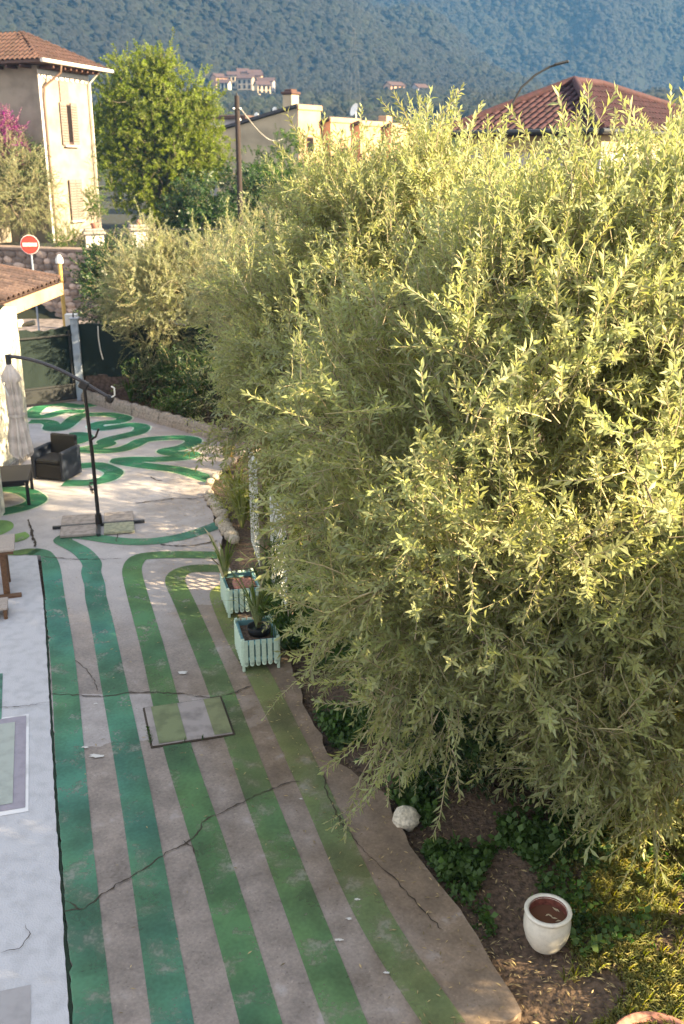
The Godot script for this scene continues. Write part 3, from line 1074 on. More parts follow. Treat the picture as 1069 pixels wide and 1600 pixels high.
func garden_house():
	# the house the yard belongs to: only the corner of its side wall reaches into the picture
	var t := thing("garden_house", "sunlit whitewashed house wall at the yard edge behind the parasol", "house")
	var g := Geo.new()
	g.slab(PackedVector2Array([Vector2(-7.13, -21.8), Vector2(-6.86, -20.6), Vector2(-6.95, -17.05), Vector2(-7.25, -17.05), Vector2(-7.16, -20.6), Vector2(-7.40, -21.8)]), 3.08, 3.3)
	put("side_wall", g, M.house_white, t)
	g = Geo.new()
	g.slab(PackedVector2Array([Vector2(-6.16, -17.0), Vector2(-6.16, -14.0), Vector2(-12, -14.0), Vector2(-12, -17.0)]), 3.4, 3.5)
	put("front_wing", g, M.house_white, t)
	g = Geo.new()
	g.slab(PackedVector2Array([Vector2(-6.80, -20.6), Vector2(-6.80, -20.3), Vector2(-6.89, -17.1), Vector2(-6.94, -17.1), Vector2(-6.86, -20.6)]), 0.16, 0.2)
	put("plinth", g, M.concrete, t)
	# the small tiled roof over the entrance, its eave running away along the gate
	var pr := thing("entrance_canopy", "small old tiled canopy roof over the gate entrance", "canopy roof")
	var e0 := Vector3(-7.5, 3.15, -22.1)
	var e1 := Vector3(-7.25, 3.2, -25.7)
	var up := Vector3(-1.75, 0.31, -0.12)
	var along := (e1 - e0).normalized()
	var nn := along.cross(up.normalized())
	if nn.y < 0: nn = -nn
	g = Geo.new()
	for s in [0.0]:
		var a := e0 - nn * 0.03
		var b := e1 - nn * 0.03
		g.quad(a, b, b + up, a + up, nn)
		g.quad(a - nn * 0.06, b - nn * 0.06, b + up - nn * 0.06, a + up - nn * 0.06, -nn)
		g.quad(b, b + up, b + up - nn * 0.06, b - nn * 0.06, along)
		g.quad(a, a + up, a + up - nn * 0.06, a - nn * 0.06, -along)
	put("deck", g, M.tile_old, pr)
	var cols := 12
	var len := up.length()
	var ud := up.normalized()
	var cup := Geo.new()   # one barrel tile, along local z, arch up
	for w in 6:
		var an0 := PI * w / 6.0
		var an1 := PI * (w + 1) / 6.0
		for lay in [0.115, 0.098]:
			var f := func(an, zz): return Vector3(cos(an) * lay * (1.0 - 0.12 * zz), sin(an) * lay * 0.95, zz * 0.48)
			var n0 := Vector3(cos(an0), sin(an0), 0) * (1.0 if lay > 0.1 else -1.0)
			var n1 := Vector3(cos(an1), sin(an1), 0) * (1.0 if lay > 0.1 else -1.0)
			cup.tris(f.call(an0, 0.0), f.call(an1, 0.0), f.call(an1, 1.0), n0, n1, n1)
			cup.tris(f.call(an0, 0.0), f.call(an1, 1.0), f.call(an0, 1.0), n0, n1, n0)
		var rim := func(an, k): return Vector3(cos(an) * k, sin(an) * k * 0.95, 0)
		cup.quad(rim.call(an0, 0.115), rim.call(an1, 0.115), rim.call(an1, 0.098), rim.call(an0, 0.098), Vector3(0, 0, -1))
	var cm := cup.mesh()
	var tones := []
	for k in 3:
		var m: StandardMaterial3D = M.tile_old.duplicate()
		m.albedo_color = [lin(0.10, 0.062, 0.054), lin(0.135, 0.087, 0.073), lin(0.075, 0.047, 0.042)][k]
		tones.append(m)
	for k in cols:
		for i in 4:
			var o := put("roof_tile", cm, tones[rng.randi() % 3], pr)
			var at := e0.lerp(e1, (k + 0.5) / cols) + ud * (i * len / 4.0 - 0.06) + nn * (0.012 + 0.006 * i)
			o.transform = Transform3D(Basis(-along, nn, ud).orthonormalized(), at)
	g = Geo.new()
	g.bar(e0 + Vector3(0.05, -0.2, 0.05), e1 + Vector3(0.05, -0.2, -0.15), 0.05, 0.30, 0.01)
	put("fascia", g, M.peach_wall, pr)
	g = Geo.new()
	g.bar(e1 + along * 0.16 + nn * 0.05, e1 + up + along * 0.16 + nn * 0.05, 0.16, 0.16, 0.04)
	put("verge_board", g, M.tile_old, pr)
	# slim wall-mounted camera
	var cw := thing("wall_spotlight", "small dark spotlight on a white bracket at the house corner", "spotlight", Vector3(-7.08, 2.72, -21.75))
	g = Geo.new()
	g.box(Vector3(0.10, 0.16, 0.12), ident(Vector3(0.03, 0, 0)), 0.02)
	put("bracket", g, M.white_plastic, cw)
	g = Geo.new()
	g.tube([Vector3(0.06, -0.04, 0), Vector3(0.2, 0.0, 0.05), Vector3(0.36, 0.03, 0.06)], [0.03, 0.055, 0.06], 10)
	put("lamp_head", g, M.dark_metal, cw)
	var yp := thing("yellow_pole", "thin yellow pole with a white cap beside the canopy roof", "pole", Vector3(-7.62, 0, -27.3))
	g = Geo.new()
	g.tube([Vector3(0, 0, 0), Vector3(0, 3.5, 0)], [0.055], 10)
	put("shaft", g, M.yellow_paint, yp)
	g = Geo.new()
	g.tube([Vector3(0, 3.5, 0), Vector3(0, 3.62, 0), Vector3(0, 3.72, 0)], [0.10, 0.10, 0.04], 10)
	put("cap", g, M.white_plastic, yp)
	var wb := thing("white_meter_box", "white meter box between the yellow pole and gate post", "box", Vector3(-7.32, 1.6, -26.9))
	g = Geo.new()
	g.box(Vector3(0.32, 0.62, 0.2), ident(Vector3(0, 0.3, 0)), 0.02)
	put("case", g, M.white_plastic, wb)
	g = Geo.new()
	g.box(Vector3(0.12, 1.6, 0.12), ident(Vector3(0, -0.8, 0)), 0.01)
	put("stand", g, M.concrete, wb)

# ---------------------------------------------------------------- yard
const YARD := Vector2(-9.0, -27.0)   # corner and size of the ground that the yard's textures cover
const YARD_SIZE := Vector2(10.6, 22.2)

func yard_textures():
	var w := 978
	var h := 2048
	var cloud := noise(0.0042, 5, 51)
	var spots := noise(0.025, 6, 52)
	var fine := noise(0.22, 3, 53)
	var patch := noise(0.0084, 3, 54)
	var im := Image.create_empty(w, h, false, Image.FORMAT_RGB8)
	var pm := Image.create_empty(w, h, false, Image.FORMAT_RGBA8)
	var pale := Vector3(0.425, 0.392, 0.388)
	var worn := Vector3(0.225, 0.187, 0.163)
	var brown := Vector3(0.19, 0.13, 0.078)
	var r := RandomNumberGenerator.new()
	r.seed = 50
	for y in h:
		var z := YARD.y + YARD_SIZE.y * y / h
		for x in w:
			var px := YARD.x + YARD_SIZE.x * x / w
			var a := cloud.get_noise_2d(x, y)
			var b := spots.get_noise_2d(x, y)
			var c := fine.get_noise_2d(x, y)
			# how far the pale coat has worn off: almost nothing at the far end, nearly all close by
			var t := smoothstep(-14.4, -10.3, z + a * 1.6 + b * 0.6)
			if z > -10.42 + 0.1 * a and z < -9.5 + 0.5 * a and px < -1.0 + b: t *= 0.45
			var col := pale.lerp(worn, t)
			# earth washed in along the right edge
			var dirt := smoothstep(1.9, 0.2, edge_x(z) - px + a * 1.2 + b * 0.4)
			col = col.lerp(brown, dirt * (0.75 if z > -13.0 else 0.35))
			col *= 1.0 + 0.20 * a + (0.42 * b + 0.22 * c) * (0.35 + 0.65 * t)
			var grit := r.randf()
			col *= 1.0 + (grit - 0.5) * 0.22 * (0.3 + 0.7 * t)
			if grit > 0.994: col *= 0.5
			elif grit < 0.004: col *= 1.6
			if z < -20.5: col = col.lerp(Vector3(0.30, 0.255, 0.25), 0.55 * smoothstep(2.2, 0.1, edge_x(z) - px + a))
			if b > 0.42 and t > 0.5: col = col.lerp(pale * 0.9, (b - 0.42) * 2.0)
			im.set_pixel(x, y, Color(col.x, col.y, col.z).linear_to_srgb())
			# paint: cover and tone
			var thin := clampf(0.93 - 0.14 * t - 0.32 * maxf(b + 0.02, 0.0) * (0.35 + t) - 0.20 * dirt * smoothstep(-13.0, -11.0, z) + 0.10 * a, 0.2, 0.96)
			if c * 0.6 + b + grit * 0.1 > 0.5: thin *= 0.5
			var k := clampf(0.88 + 0.26 * patch.get_noise_2d(x, y) + 0.14 * b + 0.1 * c, 0.5, 1.0)
			pm.set_pixel(x, y, Color(k * (0.92 - 0.1 * a), k, k * (0.9 + 0.16 * a), thin))
	im.generate_mipmaps()
	pm.generate_mipmaps()
	T.yard = ImageTexture.create_from_image(im)
	T.paint = ImageTexture.create_from_image(pm)

func yard_mat(col: Color, tex: String, blend := false) -> StandardMaterial3D:
	var m := StandardMaterial3D.new()
	m.albedo_color = col
	m.albedo_texture = T[tex]
	m.roughness = 0.9
	m.texture_repeat = false
	m.uv1_scale = Vector3(1.0 / YARD_SIZE.x, 1.0 / YARD_SIZE.y, 1)
	if blend: m.transparency = BaseMaterial3D.TRANSPARENCY_ALPHA
	return m

func smooth_path(a: Array) -> PackedVector2Array:
	var c := Curve2D.new()
	var n := a.size() / 2
	var p := []
	for i in n: p.append(Vector2(a[i * 2], a[i * 2 + 1]))
	for i in n:
		var prev: Vector2 = p[maxi(i - 1, 0)]
		var next: Vector2 = p[mini(i + 1, n - 1)]
		var t: Vector2 = (next - prev) / 6.0
		var l0: float = p[i].distance_to(prev) * 0.4
		var l1: float = p[i].distance_to(next) * 0.4
		c.add_point(p[i], -t.limit_length(l0), t.limit_length(l1))
	c.bake_interval = 0.07
	return c.get_baked_points()

func stripe(parent: Node, path: Array, half: float, top: float, m: Material, called: String, round_end := true):
	for poly in Geometry2D.offset_polyline(smooth_path(path), half, Geometry2D.JOIN_ROUND, Geometry2D.END_ROUND if round_end else Geometry2D.END_BUTT):
		if Geometry2D.is_polygon_clockwise(poly): continue
		var keep := poly
		for part in Geometry2D.intersect_polygons(poly, yard_outline if called != "walkway_paint" else walk_outline):
			keep = part
			if Geometry2D.is_polygon_clockwise(part): continue
			var g := Geo.new()
			g.slab(keep, top, 0.0, YARD)
			put(called, g, m, parent)

var yard_outline := PackedVector2Array()
var walk_outline := PackedVector2Array()

func ragged(path: Array, width: float, sd: int) -> PackedVector2Array:
	# an uneven thin band along a path: the open mouth of a crack
	var p := smooth_path(path)
	var r := RandomNumberGenerator.new()
	r.seed = sd
	var lft := PackedVector2Array()
	var rgt := PackedVector2Array()
	for i in p.size():
		var d := (p[mini(i + 1, p.size() - 1)] - p[maxi(i - 1, 0)]).normalized().orthogonal()
		var j := d * r.randf_range(-0.016, 0.016)
		var w := width * r.randf_range(0.25, 1.3) * (0.3 if i == 0 or i == p.size() - 1 else 1.0)
		lft.append(p[i] + j + d * w * 0.5)
		rgt.append(p[i] + j - d * w * 0.5)
	rgt.reverse()
	lft.append_array(rgt)
	return lft

func strip_mesh(b: PackedVector2Array, top: float) -> Geo:
	var g := Geo.new()
	var n := b.size() / 2
	for i in n - 1:
		var q := [b[i], b[i + 1], b[b.size() - 2 - i], b[b.size() - 1 - i]]
		g.quad(Vector3(q[0].x, top, q[0].y), Vector3(q[1].x, top, q[1].y), Vector3(q[2].x, top, q[2].y), Vector3(q[3].x, top, q[3].y), Vector3.UP)
	return g

func patio():
	yard_textures()
	M.joint = mat(lin(0.035, 0.06, 0.035), 1.0, "soil", 3.0)
	var o := []
	for z in [-4.6, -5.74, -6.82, -7.66, -8.46, -9.03, -10.07, -11.08, -12.9, -14.7, -15.72, -17.4, -18.69, -20.02, -21.26]:
		o.append(Vector2(edge_x(z), z))
	var r := RandomNumberGenerator.new()
	r.seed = 12
	# the near end of the slab is broken off in an uneven line
	var out := [Vector2(0.72, -5.50), Vector2(0.80, -5.60), Vector2(0.88, -5.63), Vector2(1.03, -5.61), Vector2(1.10, -5.655), Vector2(1.2, -5.645), Vector2(1.28, -5.68), Vector2(1.35, -5.74)]
	for i in range(2, o.size()):
		var a: Vector2 = out[-1]
		var b: Vector2 = o[i]
		var n := int(a.distance_to(b) / 0.16)
		for k in range(1, n + 1):
			out.append(a.lerp(b, float(k) / n) + Vector2(r.randf_range(-0.035, 0.035), 0) * (0.3 if i < 4 else 1.0))
	out.append_array([Vector2(-7.04, -26.09), Vector2(-8.6, -25.05), Vector2(-8.98, -24.9), Vector2(-8.98, -14.9), Vector2(-4.91, -14.9), Vector2(-4.89, -14.85)])
	var gap := [Vector2(-4.40, -13.33), Vector2(-3.94, -11.88), Vector2(-3.67, -11.0), Vector2(-3.34, -9.93), Vector2(-2.82, -8.25), Vector2(-2.42, -6.98), Vector2(-2.19, -6.25), Vector2(-1.98, -5.57), Vector2(-1.7, -4.9)]
	var rough_gap := []
	for i in gap.size() - 1:
		var steps := int(gap[i].distance_to(gap[i + 1]) / 0.07)
		for k in steps: rough_gap.append(gap[i].lerp(gap[i + 1], float(k) / steps))
	rough_gap.append(gap[-1])
	for v in rough_gap: out.append(v + Vector2(absf(r.randfn()) * 0.007 * (3.0 if r.randf() < 0.06 else 1.0), 0))
	out.append(Vector2(0.72, -4.9))
	for v in out: yard_outline.append(v)
	var yard := thing("patio", "", "")
	tag(yard, "", "", "", "structure")
	var g := Geo.new()
	g.slab(yard_outline, 0.0, 0.09, YARD)
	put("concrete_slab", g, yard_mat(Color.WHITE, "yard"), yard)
	g = Geo.new()   # the lower slab that shows past the broken end
	g.slab(PackedVector2Array([Vector2(0.2, -5.75), Vector2(1.3, -5.80), Vector2(1.5, -4.8), Vector2(0.2, -4.8)]), -0.035, 0.05, YARD)
	put("lower_slab", g, yard_mat(Color(0.8, 0.74, 0.68), "yard"), yard)
	# pale walkway along the house, a finger's breadth away
	for v in [Vector2(-8.98, -14.87), Vector2(-4.955, -14.87)]: walk_outline.append(v)
	for v in rough_gap: walk_outline.append(v + Vector2(-0.022 - absf(r.randfn()) * 0.006, -0.008))
	walk_outline.append(Vector2(-8.98, -4.9))
	var walk := thing("walkway", "", "")
	tag(walk, "", "", "", "structure")
	g = Geo.new()
	g.slab(walk_outline, 0.012, 0.10, YARD)
	var wm := mat(lin(0.47, 0.46, 0.475), 0.85, "plaster", 0.45, "fine_n", 0.25)
	put("concrete_slab", g, wm, walk)
	# painted frame and squares on the walkway
	var grey := mat(lin(0.30, 0.27, 0.31), 0.9, "plaster", 0.6)
	var pale_green := mat(lin(0.36, 0.385, 0.345), 0.9, "plaster", 0.5)
	var white := mat(lin(0.70, 0.68, 0.68), 0.8, "cloud", 0.5)
	var along := Vector2(0.285, 0.958)
	var side := Vector2(-0.958, 0.285)
	var c := Vector2(-3.62, -9.97)
	var rects := [[0.0, 0.0, 1.9, 1.2, 0.016, white], [0.03, 0.035, 1.83, 1.1, 0.020, grey], [0.15, 0.15, 1.73, 1.0, 0.024, pale_green]]
	for q in rects:
		g = Geo.new()
		g.slab(PackedVector2Array([c + side * q[0] + along * q[1], c + side * q[0] + along * q[2], c + side * q[3] + along * q[2], c + side * q[3] + along * q[1]]), q[4], 0.0)
		put("painted_frame", g, q[5], walk)
	g = Geo.new()
	var d := Vector2(-2.41, -5.98)
	g.slab(PackedVector2Array([d, d + along * 1.2, d + along * 1.2 + side * 0.8, d + side * 0.8]), 0.016, 0.0)
	put("painted_square", g, mat(lin(0.33, 0.31, 0.31), 0.9, "plaster", 0.5), walk)
	# green stripes and curls
	var teal := yard_mat(lin(0.095, 0.25, 0.19), "paint", true)
	var green := yard_mat(lin(0.115, 0.222, 0.105), "paint", true)
	var olive := yard_mat(lin(0.245, 0.265, 0.11), "paint", true)
	var far := yard_mat(lin(0.03, 0.20, 0.11), "paint", true)
	var light := yard_mat(lin(0.22, 0.34, 0.13), "paint", true)
	var halo := yard_mat(lin(0.80, 0.78, 0.76), "paint", true)
	var sets := [
		[teal, 0.152, false, [
			[-1.74, -5.27, -2.53, -7.80, -3.49, -11.00, -4.26, -13.33, -4.63, -14.44, -4.90, -14.96, -5.12, -15.07],
			[-1.15, -5.27, -2.03, -8.25, -2.84, -10.83, -3.39, -12.57, -3.61, -13.22, -3.74, -13.69, -3.91, -14.18, -4.00, -14.58, -4.28, -15.07, -4.57, -15.39, -4.74, -15.60, -4.64, -15.81, -4.32, -15.75, -3.93, -15.60, -3.56, -15.51, -3.18, -15.54, -2.78, -15.72, -2.44, -16.03, -2.15, -16.39]]],
		[green, 0.152, false, [
			[-0.49, -5.27, -1.16, -7.40, -1.83, -9.40, -2.51, -11.69, -3.06, -13.45, -3.30, -14.31, -3.29, -14.77, -3.07, -14.90, -2.62, -14.93, -1.90, -14.90]]],
		[yard_mat(lin(0.15, 0.23, 0.095), "paint", true), 0.152, false, [
			[0.14, -5.27, -0.83, -8.41, -1.56, -10.83, -2.23, -12.89, -2.54, -13.81, -2.54, -14.16, -2.34, -14.34, -1.84, -14.34]]],
		[olive, 0.15, false, [
			[0.78, -5.57, 0.25, -6.78, -0.31, -8.62, -0.98, -10.75, -1.39, -11.88, -1.73, -13.00, -1.81, -13.45, -1.67, -13.69]]],
		[far, 0.195, true, [
			[-6.60, -25.63, -6.72, -25.49, -6.99, -25.41, -7.28, -25.56, -7.67, -25.63, -7.91, -25.34, -7.93, -24.77, -7.84, -24.36, -7.51, -24.29, -7.34, -24.56, -7.17, -24.84, -6.93, -24.84, -6.64, -24.84],
			[-7.74, -23.77, -7.36, -23.77, -7.12, -23.51, -7.01, -23.08, -6.77, -23.08, -6.71, -23.64, -6.70, -24.16, -6.58, -24.43, -6.35, -24.50, -5.92, -24.50, -5.48, -24.16, -5.54, -23.77, -5.91, -23.64, -6.01, -23.32, -5.78, -23.08, -5.48, -23.26, -5.16, -23.45, -4.86, -23.26, -4.84, -22.77, -5.04, -22.48, -5.31, -22.19, -5.45, -21.91, -5.34, -21.69, -5.54, -21.42, -5.78, -21.21, -5.30, -21.11, -4.93, -21.26, -4.74, -21.58, -4.61, -21.97, -4.37, -22.14, -4.18, -22.19, -3.77, -22.25, -3.47, -22.08, -3.43, -21.75, -3.63, -21.37, -3.93, -21.11, -3.70, -20.90, -3.30, -20.85, -3.40, -20.60, -4.00, -20.45, -4.53, -20.45, -4.82, -20.35, -4.46, -20.11, -3.91, -19.88, -3.45, -19.69, -3.06, -19.38, -2.55, -18.90],
			[-6.39, -22.48, -6.18, -22.54, -5.99, -22.25, -6.07, -21.91, -6.28, -21.75],
			[-5.59, -19.92, -5.21, -20.02, -4.92, -19.78, -4.71, -19.47, -4.75, -19.07, -4.94, -18.86, -5.16, -18.77, -5.56, -18.77],
			[-6.73, -18.44, -6.31, -18.32, -5.99, -18.04, -5.79, -17.70, -5.85, -17.40, -6.03, -17.18, -6.26, -17.00]]],
		[light, 0.13, true, [
			[-6.22, -16.46, -6.00, -16.42, -5.89, -16.16, -5.99, -15.85],
			[-5.62, -15.54, -5.47, -15.72, -5.59, -15.91],
			[-5.0, -15.03, -5.17, -15.07, -5.32, -15.0, -5.48, -14.95]]],
	]
	for s in sets:
		for p in s[3]:
			if s[2] and p.size() > 8: stripe(yard, p, s[1] + 0.035, 0.004, halo, "stripe_outline")
			stripe(yard, p, s[1], 0.008, s[0], "painted_stripe", s[2])
	# one stripe more, at the left edge of the walkway
	stripe(walk, [-4.35, -10.9, -3.7, -8.8, -3.0, -6.4], 0.12, 0.0165, mat(lin(0.10, 0.24, 0.18), 0.9, "stain", 0.4), "walkway_paint", false)
	# cracks
	var cr := [
		[0.020, [-3.51, -10.43, -3.18, -10.41, -2.83, -10.38, -2.58, -10.46, -2.23, -10.47, -1.88, -10.43, -1.60, -10.35, -1.34, -10.44, -1.11, -10.63]],
		[0.017, [-2.37, -6.79, -2.21, -6.82, -2.07, -7.02, -1.84, -7.27, -1.62, -7.53, -1.41, -7.74, -1.33, -8.02, -1.19, -8.13, -0.87, -8.41, -0.62, -8.59, -0.43, -8.66]],
		[0.012, [-0.18, -8.79, -0.16, -8.51, -0.03, -8.05, 0.15, -7.66, 0.32, -7.40, 0.59, -6.98, 0.83, -6.56]],
		[0.03, [-2.45, -17.95, -2.63, -17.89, -2.86, -17.77, -3.11, -17.81, -3.9, -17.5]],
		[0.035, [-3.04, -15.40, -2.88, -15.33, -2.51, -15.33, -2.11, -15.55]],
		[0.045, [-5.62, -16.62, -5.45, -16.19, -5.27, -15.72, -5.10, -15.27]],
		[0.014, [-2.38, -6.92, -2.28, -6.82, -2.22, -6.79]],
		[0.04, [-5.05, -18.69, -4.91, -18.36, -4.81, -18.08]],
		[0.012, [-1.50, -7.71, -1.40, -7.62, -1.35, -7.51]],
		[0.03, [-3.9, -19.2, -3.75, -18.95, -3.6, -18.9]],
		[0.018, [-3.83, -16.3, -3.86, -15.9, -3.80, -15.5]],
		[0.02, [-4.85, -14.83, -4.2, -14.72, -3.55, -14.75]],
		[0.010, [-3.42, -11.3, -3.15, -10.95, -2.95, -10.5]],
	]
	for k in cr.size():
		put("crack", strip_mesh(ragged(cr[k][1], cr[k][0], 70 + k), 0.0125), M.crack, yard)
	put("crack", strip_mesh(ragged([-4.00, -10.10, -3.71, -10.14, -3.45, -10.22], 0.012, 91), 0.0275), M.crack, walk)
	put("crack", strip_mesh(ragged([-2.75, -6.30, -2.62, -6.35, -2.58, -6.5, -2.64, -6.62], 0.008, 92), 0.0275), M.crack, walk)
	# moss and soil at the bottom of the joint
	g = Geo.new()
	var gp := []
	for v in gap: gp.append_array([v.x - 0.017, v.y - 0.006])
	put("joint_dirt", strip_mesh(ragged(gp, 0.085, 5), -0.022), M.joint, yard)
	# splashes of white paint
	var sp := [[-2.64, -9.11, 0.10], [-2.80, -9.28, 0.06], [-2.00, -10.95, 0.11], [0.13, -6.92, 0.035], [0.06, -6.69, 0.04], [-0.41, -8.35, 0.03], [-0.02, -6.45, 0.05], [0.35, -6.1, 0.035], [-2.9, -10.2, 0.03]]
	for k in sp.size():
		var poly := PackedVector2Array()
		for i in 16:
			var a := TAU * i / 16.0
			poly.append(Vector2(sp[k][0], sp[k][1]) + Vector2(cos(a) * 1.1, sin(a) * 0.55) * sp[k][2] * r.randf_range(0.3, 0.85))
		g = Geo.new()
		g.slab(poly, 0.0165, 0.0)
		put("paint_splash", g, M.splash, yard)
	# inspection cover let into the slab
	var mc := thing("inspection_cover", "square concrete inspection cover set into the striped slab", "manhole cover", Vector3(-1.76, 0, -9.82), 0.289)
	g = Geo.new()
	g.box(Vector3(0.93, 0.05, 0.87), ident(Vector3(0, -0.008, 0)), 0.004)
	put("rim", g, M.crack, mc)
	g = Geo.new()
	g.box(Vector3(0.885, 0.05, 0.83), ident(Vector3(0, 0.002, 0)), 0.006)
	put("cover_plate", g, mat(lin(0.31, 0.272, 0.258), 0.9, "cloud", 0.9, "fine_n", 0.4), mc)
	for s in [[-0.22, 0.305, lin(0.17, 0.20, 0.10)], [0.34, 0.20, lin(0.185, 0.20, 0.10)]]:
		g = Geo.new()
		g.slab(PackedVector2Array([Vector2(s[0] - s[1] / 2, -0.405), Vector2(s[0] + s[1] / 2, -0.405), Vector2(s[0] + s[1] / 2, 0.405), Vector2(s[0] - s[1] / 2, 0.405)]), 0.031, 0.0)
		put("painted_stripe", g, mat(s[2], 0.9, "cloud", 0.9), mc)
	for k in 9:
		g = blades(7, 0.05, 0.004, 0.8, 80 + k)
		var mo := put("moss_tuft", g, M.weed, mc)
		mo.position = Vector3(-0.455, 0.01, 0.05 + 0.05 * k) if k < 7 else Vector3(-0.1 + 0.2 * (k - 7), 0.01, 0.43)
	# litter: dead olive leaves on the paving along the bed
	var dry := Geo.new()
	leaf(dry, Vector3.ZERO, Vector3(1, 0, 0), Vector3.UP, 0.055, 0.014, 1.0, r)
	var list := []
	var cols := []
	for k in 1500:
		var z := -5.4 - r.randf() * 15.0
		var x := edge_x(z) - absf(r.randfn()) * 0.45 if r.randf() < 0.55 else edge_x(z) + r.randf() * 1.1
		if r.randf() < 0.12: x = edge_x(z) - r.randf() * 3.0
		var y := 0.016 if x < edge_x(z) - 0.05 else soil_y(x, z) + 0.02
		list.append(Transform3D(Basis(Vector3.UP, r.randf() * TAU) * Basis(Vector3.RIGHT, r.randf_range(-0.15, 0.15)).scaled(Vector3.ONE * r.randf_range(0.6, 1.1)), Vector3(x, y, z)))
		var t := r.randf_range(0.25, 1.0)
		cols.append(Color(t, t * 0.9, t * 0.75))
	for k in 3800:   # and thick on the bare soil near the pots
		var z := r.randf_range(-8.6, -4.7)
		var x := edge_x(z) + 0.05 + r.randf() * 4.2
		list.append(Transform3D(Basis(Vector3.UP, r.randf() * TAU) * Basis(Vector3.RIGHT, r.randf_range(-0.5, 0.5)) * Basis(Vector3.BACK, r.randf_range(-0.3, 0.3)).scaled(Vector3.ONE * r.randf_range(0.5, 1.2)), Vector3(x, soil_y(x, z) + 0.025, z)))
		var t := r.randf_range(0.2, 1.1)
		cols.append(Color(t, t * 0.92, t * 0.8))
	scatter("fallen_leaves", dry.mesh(), [M.dry], list, cols, null)

func soil_y(x: float, z: float) -> float:
	var nz := bed_noise
	var y := -0.11 + 0.035 * nz.get_noise_2d(x, z)
	y += 0.22 * smoothstep(0.0, 1.2, x - edge_x(z) - 0.1) * (1.0 + 0.5 * nz.get_noise_2d(x * 0.4, z * 0.4))
	return y

var bed_noise := noise(0.9, 4, 31)

func gate_and_fence():
	var a := Vector3(-7.12, 0, -26.1)
	var b := Vector3(-8.62, 0, -25.1)
	var d := (b - a).normalized()
	var t := thing("yard_gate", "dark gate screened with green netting beside the steel post", "gate", a, atan2(-d.z, d.x))
	var l := 1.5
	var g := Geo.new()
	g.box(Vector3(l, 0.34, 0.04), ident(Vector3(l / 2, 0.25, 0)), 0.005)
	put("kick_plate", g, M.dark_metal, t)
	for y in [0.09, 0.46, 1.78]:
		g = Geo.new()
		g.box(Vector3(l, 0.05, 0.05), ident(Vector3(l / 2, y, -0.01)), 0.005)
		put("rail", g, M.dark_metal, t)
	for x in [0.1, l - 0.05]:
		g = Geo.new()
		g.box(Vector3(0.05, 1.85, 0.05), ident(Vector3(x, 0.98, -0.012)), 0.005)
		put("stile", g, M.dark_metal, t)
	g = Geo.new()   # the netting sags between its ties
	var rows := []
	for i in 9:
		var row := []
		for k in 15:
			var x := l * k / 14.0
			var sag := 0.10 * sin(PI * k / 14.0) + 0.02 * sin(k * 2.1)
			row.append(Vector3(x, 0.42 + (1.62 - sag) * i / 8.0, 0.03 + 0.018 * sin(k * 1.7 + i * 0.9)))
		rows.append(row)
	g.grid(rows, false)
	put("netting", g, M.net, t)
	var p := thing("gate_post", "tall pale blue steel gate post with a flat cap", "post", Vector3(-7.05, 0, -26.16), 0.1)
	g = Geo.new()
	g.box(Vector3(0.2, 2.18, 0.2), ident(Vector3(0, 1.09, 0)), 0.012)
	put("shaft", g, M.steel, p)
	g = Geo.new()
	g.box(Vector3(0.25, 0.04, 0.25), ident(Vector3(0, 2.2, 0)), 0.01)
	put("cap", g, M.steel, p)
	for y in [0.5, 1.7]:
		g = Geo.new()
		g.tube([Vector3(-0.12, y - 0.08, 0.06), Vector3(-0.12, y + 0.08, 0.06)], [0.025], 8)
		put("hinge", g, M.dark_metal, p)
	g = Geo.new()
	g.tube([Vector3(-0.02, 2.22, 0), Vector3(-0.02, 2.34, 0)], [0.02], 8)
	put("finial", g, M.dark_metal, p)
	# netted fence to the right of the post, standing on a low dark wall
	var f := thing("netted_fence", "dark green netted fence between gate post and far olive", "fence", Vector3(-6.95, 0, -26.2), -0.05)
	g = Geo.new()
	g.box(Vector3(3.6, 0.72, 0.25), ident(Vector3(1.85, 0.36, -0.1)), 0.02)
	put("footing_wall", g, mat(lin(0.13, 0.09, 0.075), 0.95, "stain", 1.3, "rough_n", 1.0), f)
	rows = []
	g = Geo.new()
	for i in 9:
		var row := []
		for k in 25:
			row.append(Vector3(3.6 * k / 24.0, 0.66 + 1.38 * i / 8.0 + 0.02 * sin(k * 0.9), 0.03 + 0.02 * sin(k * 1.3 + i)))
		rows.append(row)
	g.grid(rows, false)
	put("netting", g, M.net, f)
	for k in 4:
		g = Geo.new()
		g.bar(Vector3(0.15 + k * 1.15, 0, -0.03), Vector3(0.15 + k * 1.15, 2.02, -0.03), 0.05, 0.05)
		put("post", g, M.dark_metal, f)
	g = Geo.new()
	g.tube([Vector3(0.53, 2.0, 0.08), Vector3(0.52, 1.7, 0.09), Vector3(0.545, 1.35, 0.08), Vector3(0.6, 1.12, 0.1)], [0.014], 6)
	put("white_tie", g, M.white_plastic, f)

